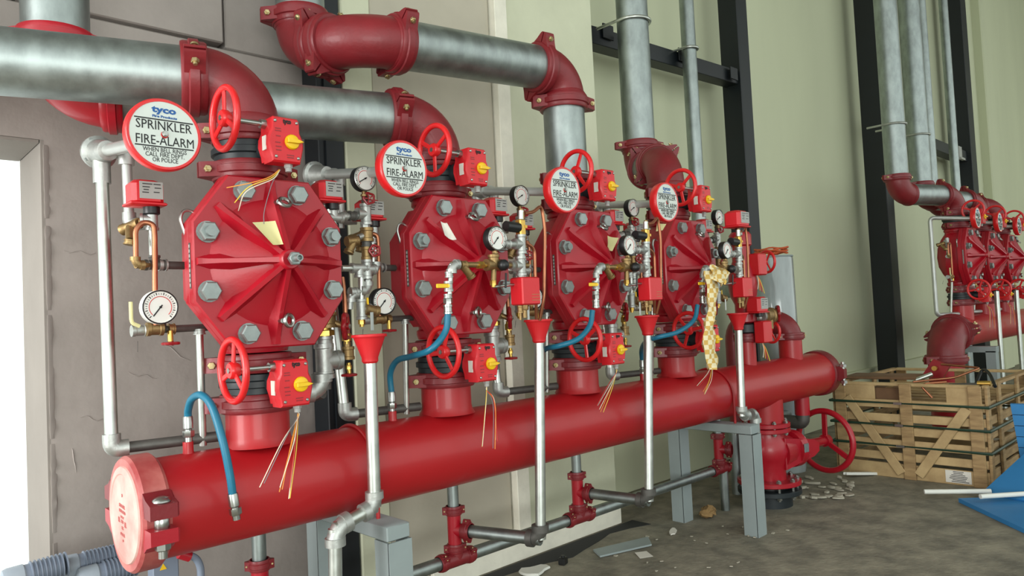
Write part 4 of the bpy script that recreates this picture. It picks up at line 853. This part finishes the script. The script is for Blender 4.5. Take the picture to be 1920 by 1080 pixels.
for (ax_, ay_, wx_, wy_, yy) in ((1421, 496, 1437, 491, -0.10), (1431, 622, 1446, 622, -0.12)):
    p = pt(ax_, ay_, yy)-o; w0 = pt(wx_, wy_, yy+0.05)-o
    q = MB(); q.box(p, (0.11, 0.08, 0.15), b=0.008); g = obj('gearbox', q, M['gear'], t)
    q = MB(); q.torus(w0, V((0.95, -0.25, 0)), 0.075, 0.010, 28, 8); q.cyl(p, w0, 0.010, n=8); q.cyl(w0, w0+V((-0.05, 0.012, 0)), 0.012, n=10)
    for k in range(3):
        d = (X*0.25+Y*0.95)*math.cos(2*PI*k/3)+Z*math.sin(2*PI*k/3); q.bar(w0, w0+d*0.07, 0.014, 0.008, Y)
    obj('handwheel', q, M['wheel'], g)
    q = MB(); q.cyl(p, V((0, 0, p.z)), 0.03, n=12); obj('neck', q, M['rubber'], t)
    for k in range(4):
        q = MB(); q.tube(spline([p+V((-0.02, 0, -0.075)), p+V((-0.025+0.01*k, -0.01, -0.12)), p+V((-0.06+0.03*k, -0.02, -0.17-0.01*k))], 5), 0.003, 5); obj('wire', q, M[WM[k]], t)
switch('red alarm box with white label beside the brass valve past the fourth funnel', pt(1419, 572, -0.12), 0.13, 0.10, 0.11, group='red alarm boxes')
switch('dark red round-shouldered pressure switch highest right of the fourth valve', pt(1381, 412, -0.36), 0.13, 0.10, 0.10, group='red alarm boxes')
t = thing('brass_angle_valve', 'brass angle valve with dark red wheel beside the last funnel', 'valve', pt(1438, 592, -0.10))
band(t, (0, 0, 0), X, 0.05, 0.12, 'brass', 'body'); P_(t, [V((-0.09, 0, 0)), V((-0.04, 0, 0))], 0.04, 'fit', 'nipple', 0, 18); P_(t, [V((0, 0, 0)), V((0, 0, -0.09))], 0.04, 'brass', 'outlet', 0, 18); wheel(t, V((0.10, -0.03, 0.01)), V((0.6, -0.8, 0)), 0.05, lobes=6); P_(t, [V((0, 0, 0)), V((0.10, -0.03, 0.01))], 0.012, 'brass', 'stem')
D5 = V((-0.25, 0.97, 0)).normalized(); e5 = V((4.17, 0, 1.265)); elbow_obj(e5, -Z, D5, 0.12, 0.084, 'maroon elbow on the last outlet before the far end of the header')
coupling((4.17, 0, 1.155), Z, 0.084, X-Y*0.4, 'maroon coupling on the last outlet before the far end', 0.055)
pipe_obj([e5+D5*0.11, e5+D5*0.40, e5+D5*0.40-Z*1.265], 0.084, 'maroon pipe dropping behind the header from the last elbow', 'maroon', fil=0.15)
tc_ = pt(1450, 482, 0.40)
t = thing('wrapped_tank', 'tall grey film-wrapped cylinder standing behind the last elbow', 'tank', (tc_.x, 0.40, 0))
q = MB(); q.lathe([(0.155, 0), (0.16, 0.03), (0.158, 0.8), (0.16, 1.3), (0.156, tc_.z-0.02), (0.148, tc_.z), (0, tc_.z)], (0, 0, 0), Z, 32); obj('drum', q, M['tank'], t)
q = MB(); q.torus((0, 0, tc_.z), Z, 0.152, 0.008, 32, 6); obj('top_rim', q, M['grey'], t)
q = MB(); P = []
for k in range(90):
    a = 2*PI*k/22; rr = 0.12+0.02*math.sin(k*0.7); P.append(V((math.cos(a)*rr-0.03, math.sin(a)*rr, 0.012+0.0006*k+0.006*math.sin(k*1.3))))
q.tube(P, 0.007, 6); o = obj('cable_coil', q, M['cable']); o.location = (tc_.x, 0.40, tc_.z+0.008); tag(o, 'orange cable coiled on top of the wrapped grey tank', 'cable')

# ------------------------------------------------------------------ paper tags and the rag
def sheet(label, pts, m, name='paper_tag', cat='tag', th=0.0012, curl=0.02):
    a, b_, c, d = [V(p) for p in pts]; o = a.copy(); n = (b_-a).cross(d-a).normalized(); q = MB(); N = 6; top = []; bot = []
    for i in range(N+1):
        for j in range(N+1):
            u_, v_ = i/N, j/N; p = (a*(1-u_)+b_*u_)*(1-v_)+(d*(1-u_)+c*u_)*v_ - o + n*curl*math.sin(u_*PI)*(0.4+v_*0.6); top.append(p); bot.append(p-n*th)
    k = N+1; fs = []
    for i in range(N):
        for j in range(N):
            x0 = i*k+j; fs.append((x0, x0+1, x0+k+1, x0+k)); y0 = x0+k*k; fs.append((y0, y0+k, y0+k+1, y0+1))
    per = [i*k for i in range(N)]+[N*k+j for j in range(N)]+[i*k+N for i in range(N, 0, -1)]+[j for j in range(N, 0, -1)]
    for i in range(len(per)): a1, b1 = per[i], per[(i+1) % len(per)]; fs.append((a1, b1, b1+k*k, a1+k*k))
    q.add(top+bot, fs); ob = obj(name, q, M[m]); ob.location = o; return tag(ob, label, cat, 'paper tags on the valves' if cat == 'tag' else None)
tg = sheet('yellowish paper tag lying on the cover of the nearest deluge valve', [pt(473, 417, -.275), pt(516, 414, -.285), pt(531, 458, -.285), pt(512, 459, -.28)], 'tagp')
q = MB(); o = tg.location; q.tube(spline([pt(495, 420, -.282)-o, pt(495, 400, -.27)-o, pt(502, 370, -.25)-o, pt(512, 340, -.24)-o, pt(526, 318, -.235)-o], 5), 0.0014, 5); obj('tie_wire', q, M['w_gr'], tg)
sheet('white curled paper label near the top of the second valve cover', [pt(826, 415, -.20), pt(838, 418, -.22), pt(856, 449, -.24), pt(834, 441, -.23)], 'paper')
sheet('cream paper tag at the upper right of the third valve cover', [pt(1139, 442, -.24), pt(1160, 446, -.25), pt(1148, 471, -.25), pt(1140, 460, -.25)], 'tagp')
sheet('small yellow paper tag under the fourth sprinkler sign', [pt(1232, 418, -.2), pt(1249, 420, -.2), pt(1242, 432, -.2), pt(1230, 434, -.2)], 'tagp')
rg = thing('check_cloth', 'yellow and white checked cloth hanging from the fourth test line', 'cloth', pt(1340, 515, -0.44))
o = rg.location.copy(); N, K = 26, 8; R = []
for i in range(N+1):
    v_ = i/N; px = 1331+4*math.sin(v_*7)+3*v_; py = 508+185*v_; wd = 8.5+2.5*math.sin(v_*9+1); ring = []
    for k in range(K):
        a = 2*PI*k/K; ring.append(pt(px+math.cos(a)*wd, py, -0.44)-o+Y*0.018*math.sin(a)*(1+0.5*math.sin(k*2.3+i))+X*0.006*math.sin(i*1.1+k))
    R.append(ring)
q = MB(); q.rings(R); obj('hanging_strip', q, M['rag'], rg, ang=60)
R = []
for i in range(9):
    v_ = i/8; ring = []; c = pt(1327+18*v_, 500+22*v_, -0.45)-o; wd = 0.012+0.040*v_**0.7
    for k in range(10):
        a = 2*PI*k/10; ring.append(c+X*math.cos(a)*wd*1.2+Z*math.sin(a)*wd*(0.9)+Y*(0.03*math.cos(2*a+i)*v_-0.02))
    R.append(ring)
q = MB(); q.rings(R); obj('gathered_fold', q, M['rag'], rg, ang=60)

# ------------------------------------------------------------------ crate
CX0, CX1, CY0, CY1, CH = 4.98, 6.35, -1.03, 0.02, 0.735
ct = thing('wooden_crate', 'open pine slat crate with green straps beside the end of the header', 'crate', (CX0, CY0, 0))
co = V((CX0, CY0, 0))
def plank(a, b_, wd, th, side, m='wood', name='slat'):
    q = MB(); q.bar(V(a)-co, V(b_)-co, wd, th, side, 0.003); return obj(name, q, M[m], ct)
ZS = [0.055, 0.165, 0.265, 0.365, 0.465, 0.575]
for zz in ZS:
    wd = 0.11 if zz < 0.1 else 0.062
    plank((CX0, CY0, zz), (CX0, CY1, zz), wd, 0.02, X); plank((CX1, CY0, zz), (CX1, CY1, zz), wd, 0.02, X)
    plank((CX0, CY0, zz), (CX1, CY0, zz), wd, 0.02, Y, 'wood2'); plank((CX0, CY1, zz), (CX1, CY1, zz), wd, 0.02, Y, 'wood2')
for yy in (CY0+0.045, (CY0+CY1)/2-0.01, CY1-0.04):
    plank((CX0-0.022, yy, 0), (CX0-0.022, yy, CH), 0.085, 0.02, X, 'wood2', 'post'); plank((CX1+0.022, yy, 0), (CX1+0.022, yy, CH), 0.085, 0.02, X, 'wood2', 'post')
for xx in (CX0+0.03, (CX0+CX1)/2-0.35, (CX0+CX1)/2+0.2, CX1-0.05):
    plank((xx, CY0-0.022, 0), (xx, CY0-0.022, CH), 0.07, 0.02, Y, 'wood2', 'post'); plank((xx, CY1+0.022, 0), (xx, CY1+0.022, CH), 0.07, 0.02, Y, 'wood2', 'post')
ym = (CY0+CY1)/2-0.01
plank((CX0-0.026, CY1-0.09, 0.62), (CX0-0.026, ym+0.06, 0.04), 0.07, 0.018, X, 'wood', 'brace'); plank((CX0-0.026, CY0+0.10, 0.57), (CX0-0.026, ym-0.06, 0.04), 0.07, 0.018, X, 'wood', 'brace')
plank((CX0+0.03, CY0, CH-0.01), (CX0+0.03, CY1, CH-0.01), 0.022, 0.06, X, 'wood', 'top_rail'); plank((CX1-0.03, CY0, CH-0.01), (CX1-0.03, CY1, CH-0.01), 0.022, 0.06, X, 'wood', 'top_rail')
plank((CX0, CY0, CH-0.01), (CX1, CY0, CH-0.01), 0.022, 0.05, Y, 'wood2', 'top_rail'); plank((CX0, CY1, CH-0.01), (CX1, CY1, CH-0.01), 0.022, 0.05, Y, 'wood2', 'top_rail')
plank((CX0+0.01, CY0+0.05, CH-0.08), (CX0+0.01, CY0+0.24, CH-0.08), 0.12, 0.02, X, 'wood', 'end_board'); plank((CX0+0.01, CY1-0.30, CH-0.075), (CX0+0.01, CY1-0.02, CH-0.075), 0.11, 0.02, X, 'wood', 'end_board')
for k in range(7): plank((CX0+0.08+0.2*k, CY0+0.02, 0.56), (CX0+0.08+0.2*k, CY1-0.02, 0.56), 0.12, 0.018, Z, 'wood2', 'deck_board')
for zz in (0.585, 0.415, 0.255):
    q = MB(); zz2 = zz
    q.tube([V((x_, y_, zz))-co for x_, y_ in ((CX0-0.04, CY0-0.04), (CX1+0.04, CY0-0.04), (CX1+0.04, CY1+0.04), (CX0-0.04, CY1+0.04))], 0.012, 6, closed=True); obj('strap', q, M['strap'], ct)
    q = MB(); q.frame_box(V((CX0-0.05, ym+0.05, zz))-co, X*0.004, Y*0.03, Z*0.009); obj('strap_buckle', q, M['steel'], ct)
q = MB(); q.frame_box(V((CX0-0.0125, CY0+0.19, 0.06))-co, X*0.001, Y*0.085, Z*0.045); lb = obj('shipping_label', q, M['paper'], ct)
for k in range(7):
    q = MB(); q.frame_box(V((CX0-0.0142, CY0+0.19+random.uniform(-.015, .015), 0.025+0.012*k))-co, X*0.0005, Y*random.uniform(.03, .06), Z*0.0025); obj('print_line', q, M['dim'], lb)
def carton(label, c, size, rz):
    t = thing('cardboard_carton', label, 'box', c); q = MB(); q.box((0, 0, size[2]/2), size, rz, 0.003); obj('body', q, M['card'], t)
    q = MB(); q.box((0, 0, size[2]+0.001), (size[0]*0.98, 0.04, 0.002), rz); obj('tape', q, M['strawc'], t)
carton('brown cardboard carton standing in the crate left of the middle post', (CX0+0.13, CY1-0.38, 0.575), (0.16, 0.24, 0.12), 0.1)
q = MB(); q.box((0, 0, 0.012), (0.35, 0.55, 0.02), 0.1, 0.003); o = obj('cardboard_sheet', q, M['card']); o.location = (CX0+0.40, CY1-0.24, CH+0.002); tag(o, 'folded brown cardboard sheet across the back of the crate', 'cardboard')
def odd(name, label, cat, pts, r, m, fil=0.0):
    o = V(pts[0]); q = MB(); q.tube(fillet([V(p)-o for p in pts], fil, 4) if fil else [V(p)-o for p in pts], r, 10); ob = obj(name, q, M[m]); ob.location = o; tag(ob, label, cat); return ob
zc = CH+0.012
odd('copper_pipe', 'bent copper pipe lying across the crate, longest one', 'pipe', [px_x(1712, 716, 5.10), px_x(1790, 708, 5.25), px_x(1838, 690, 5.45), px_x(1765, 683, 5.5)], 0.009, 'copper', 0.03)
odd('copper_pipe', 'short copper pipe hooked over the front rail of the crate', 'pipe', [px_x(1748, 746, 5.0), px_x(1728, 725, 5.0), px_x(1735, 719, 5.02), px_x(1775, 716, 5.05)], 0.009, 'copper', 0.02)
odd('steel_nipple', 'short grey pipe lying on the crate near the red casting', 'pipe', [px_x(1717, 713, 5.25), px_x(1748, 701, 5.3)], 0.018, 'galv2')
odd('steel_bar', 'grey rod with brass end lying along the crate front', 'rod', [px_x(1780, 722, 5.12), px_x(1858, 720, 5.10)], 0.013, 'dfit')
odd('brass_fitting', 'brass pipe end at the right end of the grey rod', 'fitting', [px_x(1833, 719, 5.08), px_x(1858, 719, 5.08)], 0.02, 'bbrass')
odd('black_hose', 'thin black hose arched on the crate', 'hose', [px_x(1830, 720, 5.3), px_x(1842, 690, 5.4), px_x(1856, 700, 5.3), px_x(1866, 725, 5.15)], 0.012, 'blackp', 0.06)
t = thing('valve_fitting', 'red angular casting propped on the crate with copper pipes', 'fitting', px_x(1755, 690, 5.5)); q = MB(); q.prism([(-0.10, -0.05), (0.04, -0.09), (0.10, 0.02), (-0.02, 0.07)], (0, 0, 0), -Y, Z, X*0.05, 0.006); obj('bracket', q, M['small'], t); q = MB(); q.cyl((-0.02, 0, 0), (-0.05, 0, 0), 0.02, n=12); obj('boss', q, M['bbrass'], t)

# ------------------------------------------------------------------ blue boards and white strips on the floor
def board(label, pts, th, m='bsheet', name='foam_board', cat='board', slats=0):
    a, b_, c, d = [V(p) for p in pts]; o = a.copy(); n = (b_-a).cross(d-a).normalized()*th
    if not slats:
        q = MB(); q.rings([[p-o for p in (a, b_, c, d)], [p-o+n for p in (a, b_, c, d)]]); ob = obj(name, q, M[m]); ob.location = o; return tag(ob, label, cat)
    t = thing(name, label, cat, o)
    for k in range(slats):
        v0, v1 = k/slats+0.006, (k+1)/slats-0.006; P = [a.lerp(d, v0), b_.lerp(c, v0), b_.lerp(c, v1), a.lerp(d, v1)]; q = MB(); q.rings([[p-o for p in P], [p-o+n for p in P]]); obj('plank', q, M[m], t)
    return t
f0, f1 = px_z(1797, 934, 0.03), px_z(1930, 996, 0.03)
board('blue foam board lying flat on the floor at the right edge', [f0, f1, f1+V((0.35, -0.45, 0)), px_z(1860, 928, 0.03)+V((0.25, -0.35, 0))], -0.028)
p0 = px_z(1842, 922, 0.04); q0 = px_x(1945, 828, p0.x+0.40); dv = V((-0.28, -0.75, 0))
board('blue board leaning up towards the crate at the right edge', [p0, p0+dv, q0+dv, q0], -0.03)
c0 = px_x(1917, 880, 5.16); c1 = px_x(1894, 757, 5.10)
board('blue plank panel standing upright by the crate corner', [c0, c0+V((0.1, -0.7, 0)), c1+V((0.1, -0.7, 0)), c1], -0.03, slats=6)
odd('foam_strip', 'white foam strip pointing left from the blue board', 'strip', [px_z(1733, 922, 0.05), px_z(1858, 921, 0.06)], 0.016, 'foam'); odd('foam_strip', 'white foam strip across the flat blue board', 'strip', [px_z(1838, 931, 0.075), px_z(1935, 925, 0.075)], 0.016, 'foam')

# ------------------------------------------------------------------ distant second manifold
FX, FYO, FZO = [7.75, 8.60, 9.45], -0.20, 0.17
fh = thing('header_pipe', 'distant red header pipe at the right edge beyond the crate', 'header pipe', (7.10, FYO, HZ+FZO))
q = MB(); q.cyl((0.2, 0, 0), (5.0, 0, 0), HR, n=40); obj('barrel', q, M['pipe_red'], fh)
for x_ in FX: q = MB(); q.cyl((x_-7.10, 0, 0.1), (x_-7.10, 0, 0.285), PR, n=28); obj('outlet_stub', q, M['pipe_red'], fh)
q = MB(); q.cyl((0, 0, -0.25), (0, 0, -HZ-FZO), HR, n=32); obj('floor_riser', q, M['red'], fh)
elbow_obj(V((7.10, FYO, HZ+FZO)), X, -Z, 0.24, HR, 'large dull maroon elbow turning down behind the crate')
coupling((7.36, FYO, HZ+FZO), X, HR, Z*0.2-Y, 'maroon coupling between the large distant elbow and its header', 0.09)
coupling((7.10, FYO, HZ+FZO-0.25), Z, HR, X-Y*0.5, 'maroon coupling under the large distant elbow', 0.09)
for k, x_ in enumerate(FX):
    w_ = ['first', 'second', 'third'][k]
    copy_tree(DV[1], None, (x_, FYO, FZO), 'distant red octagonal deluge valve beyond the crate, %s from the left' % w_, 'distant deluge valves')
    copy_tree(BL[1], None, (x_, FYO, ZL+FZO), 'distant lower butterfly valve beyond the crate, %s from the left' % w_, 'distant butterfly valves'); copy_tree(BU[3], None, (x_, FYO, ZU+FZO), 'distant upper butterfly valve beyond the crate, %s from the left' % w_, 'distant butterfly valves')
    for kk, zz in enumerate((1.147, 1.287, 1.973, 2.108)): coupling((x_, FYO, zz+FZO), Z, PR, V((0.97, -0.25, 0)), 'distant maroon coupling, %s from the bottom of the %s far valve stack' % (['lowest', 'second', 'third', 'topmost'][kk], w_), group='distant couplings')
    copy_tree(g0, None, (x_-0.375, FYO-0.30, 2.00+FZO), 'distant sprinkler alarm sign beyond the crate, %s from the left' % w_, 'distant alarm signs')
    pipe_obj([V((x_-0.375, FYO-0.24, 2.0+FZO)), V((x_-0.43, FYO+0.12, 2.05+FZO)), V((x_-0.43, FYO+0.12, 1.03+FZO)), V((x_-0.08, FYO, 1.03+FZO))], 0.021, 'distant grey alarm pipe behind the %s far sign' % w_, 'white_pipe', fil=0.05, n=12)
    copy_tree(LT[0], None, (x_, FYO, FZO), 'distant brass alarm trim left of the %s far valve' % w_, 'distant alarm trim'); copy_tree(RT[0], None, (x_, FYO, FZO), 'distant drain trim right of the %s far valve' % w_, 'distant drain trim')
    pipe_obj([V((x_+0.30, FYO-0.26, 1.42)), V((x_+0.30, FYO-0.26, 0.0))], 0.024, 'distant pale drain pipe in front of the far header, %s from the left' % w_, 'galv2', n=12)
    e = V((x_, FYO, 2.30+FZO)); rr = (V((6.98, 0.10, 2.42+FZO-0.12)), V((7.78, 0.12, 2.30+FZO)), V((9.0, 0.35, 2.30+FZO)))[k]; dd = (rr-e).normalized()
    elbow_obj(e, -Z, dd, 0.16, PR, 'distant maroon elbow over the %s far valve' % w_, group='distant elbows'); elbow_obj(rr, -dd, Z, 0.16, PR, 'distant maroon elbow at the foot of the %s far riser' % w_, group='distant elbows')
    pipe_obj([e+dd*0.15, rr-dd*0.15], PR, 'distant grey pipe between the elbows of the %s far valve' % w_); pipe_obj([rr+Z*0.15, V((rr.x, rr.y, 7.8))], PR if k < 2 else 0.06, 'distant galvanised riser, %s from the left' % w_)
    coupling(rr+Z*0.17, Z, PR, X-Y*0.5, 'distant maroon coupling at the foot of the %s far riser' % w_, 0.06, group='distant couplings')
    coupling((e+dd*0.17), dd, PR, Z+Y*0.1, 'distant maroon coupling on the elbow of the %s far valve' % w_, 0.06, group='distant couplings')
pipe_obj([V((pt(1782, 200, 0.35).x, 0.35, 7.8)), V((pt(1782, 200, 0.35).x, 0.35, 0.0))], 0.055, 'distant thin galvanised riser left of the right black post')
t = thing('pipe_support', 'distant grey support stand under the far header', 'support', (7.75, FYO, 0)); q = MB(); q.box((0, 0, HZ+FZO-HR-0.03), (0.12, 0.6, 0.06)); obj('top_beam', q, M['grey'], t)
for s in (-1, 1): q = MB(); q.box((0, s*0.25, 0.40), (0.12, 0.09, 0.80)); obj('leg', q, M['grey'], t)

# ------------------------------------------------------------------ pump motors at the lower left
for k, (a, b_, lab) in enumerate((((112, 1066), (206, 1044), 'grey finned motor left of the header end cap'), ((150, 1086), (236, 1062), 'grey finned motor partly hidden under the header end cap'), ((8, 1090), (86, 1068), 'grey finned motor in front of the bright doorway'))):
    p, e = pt(*a, 0.46+0.06*(k == 0)), pt(*b_, 0.46+0.06*(k == 0)); t = thing('pump_motor', lab, 'motor', (p.x, p.y, 0), 'grey finned motors'); o = V((p.x, p.y, 0)); p, e = p-o, e-o; d = (e-p).normalized(); Ln = (e-p).length
    q = MB(); q.lathe([(0.02, -0.01), (0.036, -0.004), (0.040, 0.01), (0.040, 0.055), (0.036, 0.06)], p, d, 20); obj('end_cover', q, M['motor'], t)
    q = MB(); q.lathe([(0.036, 0.06), (0.036, Ln+0.05)], p, d, 20); obj('stator', q, M['dmotor'], t)
    for j in range(9):
        q = MB(); q.lathe([(0.035, 0.075+0.013*j), (0.043, 0.076+0.013*j), (0.043, 0.080+0.013*j), (0.035, 0.081+0.013*j)], p, d, 18); obj('fin', q, M['dmotor'], t)
    q = MB(); q.box(p+d*0.1+V((0, 0, -0.05)), (0.1, 0.06, 0.03)); q.box(V((p.x+d.x*0.1, p.y, (p.z-0.06)/2)), (0.05, 0.05, p.z-0.06)); obj('stand', q, M['motor'], t)
t = thing('control_box', 'dark box with a yellow warning triangle under the header end cap', 'control box', pt(306, 1058, 0.30)); q = MB(); q.box((0, 0, 0), (0.09, 0.06, 0.12), b=0.004); obj('housing', q, M['dmotor'], t); q = MB(); q.prism([(-0.012, -0.01), (0.012, -0.01), (0, 0.012)], (-0.01, -0.031, 0), X, Z, -Y*0.001); obj('warning_mark', q, M['yellow'], t); q = MB(); q.box((0, 0.0, -0.30), (0.03, 0.03, 0.5)); obj('stand', q, M['dmotor'], t)
odd('cable_hose', 'dark flexible conduit curving down from a red fitting under the header', 'hose', [pt(352, 1040, 0.2), pt(368, 1046, 0.2), pt(376, 1062, 0.2), pt(378, 1110, 0.2), pt(378, 1400, 0.2)], 0.013, 'dmotor', 0.03); odd('red_fitting', 'red elbow fitting under the near header end', 'fitting', [pt(336, 1038, 0.2), pt(356, 1044, 0.2)], 0.018, 'red')

# ------------------------------------------------------------------ litter on the floor
def chip(label, c, w_, d_, h_, rz, m, name, cat, n=9, group=None):
    q = MB(); P = []
    for k in range(n):
        a = 2*PI*k/n; r_ = random.uniform(0.6, 1.0); P.append((math.cos(a)*w_*r_, math.sin(a)*d_*r_))
    q.prism(P, (0, 0, 0), X, Y, Z*h_, min(h_*0.4, 0.004)); o = obj(name, q, M[m]); o.location = c; o.rotation_euler = (random.uniform(-.1, .1), random.uniform(-.1, .1), rz); return tag(o, label, cat, group)
for k in range(34):
    px, py = random.uniform(1490, 1600), random.uniform(895, 935); c = px_z(px, py, 0.004)
    chip('broken plaster chip on the floor beside the gate valve', c, random.uniform(.02, .06), random.uniform(.015, .04), random.uniform(.006, .02), random.uniform(0, 6), 'chip', 'plaster_chip', 'debris', group='plaster chips by the gate valve')
for k in range(22):
    px, py = random.uniform(1120, 1480), random.uniform(985, 1075); c = px_z(px, py, 0.003)
    chip('small scrap scattered on the concrete floor in front of the supports', c, random.uniform(.006, .02), random.uniform(.005, .014), .004, random.uniform(0, 6), 'chip', 'floor_scrap', 'debris', group='small scraps on the floor')
chip('long pale plaster fragment in front of the crate', px_z(1620, 890, 0.01), .22, .03, .02, -0.6, 'foam', 'plaster_fragment', 'debris', 12)
q = MB(); q.ball((0, 0, 0.035), 0.06, 12, (1.2, 0.8, 0.6)); 
for i in range(len(q.v)): x_, y_, z_ = q.v[i]; q.v[i] = (x_+random.uniform(-.012, .012), y_+random.uniform(-.012, .012), max(0.002, z_+random.uniform(-.012, .012)))
o = obj('crumpled_paper', q, M['strawc'], ang=10); o.location = px_z(1328, 970, 0.0); tag(o, 'crumpled brown paper wad between the support legs', 'paper')
s_ = [px_z(1112, 1030, 0.015), px_z(1215, 1006, 0.015), px_z(1222, 1020, 0.015), px_z(1125, 1042, 0.015)]
board('flat grey offcut strip lying on the floor near the wall', s_, 0.01, 'grey', 'metal_offcut', 'offcut')
board('white paper scrap lying on the floor', [px_z(1190, 1036, .004), px_z(1212, 1033, .004), px_z(1225, 1043, .004), px_z(1200, 1047, .004)], 0.001, 'paper', 'paper_scrap', 'paper')
chip('white spilled plaster patch at the bottom of the picture', px_z(1000, 1072, 0.004), .14, .09, .012, 0.4, 'foam', 'plaster_patch', 'debris', 14)
q = MB(); q.box((0, 0, 0.02), (0.05, 0.04, 0.04), 0.3, 0.004); q.cyl((0, 0, 0.04), (0, 0, 0.05), 0.012, n=10); o = obj('plastic_plug', q, M['blackp']); o.location = px_z(1056, 1058, 0.0); tag(o, 'small black plastic plug on the floor near the wall', 'plug')
chip('white torn packing scrap on the floor beside the offcut', px_z(1262, 997, .004), .09, .025, .006, .5, 'paper', 'packing_scrap', 'debris', 11)
# damp dark edge of the floor along the wall
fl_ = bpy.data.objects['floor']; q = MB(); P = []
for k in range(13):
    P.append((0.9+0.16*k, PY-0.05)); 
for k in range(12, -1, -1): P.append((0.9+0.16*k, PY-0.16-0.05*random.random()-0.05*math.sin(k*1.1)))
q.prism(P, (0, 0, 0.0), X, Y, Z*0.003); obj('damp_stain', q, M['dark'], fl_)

for k, (px, py, yy, r_) in enumerate(((1690, 232, 0.10, PR+0.01), (1746, 250, 0.12, PR+0.01))):
    p = pt(px, py, yy); u_clamp(((6.98, 7.78)[k], yy, px_x(px, py, (6.98, 7.78)[k]).z), r_, 'distant steel U-clamp on the %s far riser' % ('first', 'second')[k])
q = MB(); q.frame_box((0, 0, 0), X*0.07, Y*0.01, Z*0.10, 0.003); q.frame_box((0, -0.02, -0.09), X*0.10, Y*0.02, Z*0.015); o = obj('wall_bracket', q, M['lab']); o.location = pt(1800, 287, fy-0.16); tag(o, 'small pale bracket fixed on the right distant black post', 'bracket')
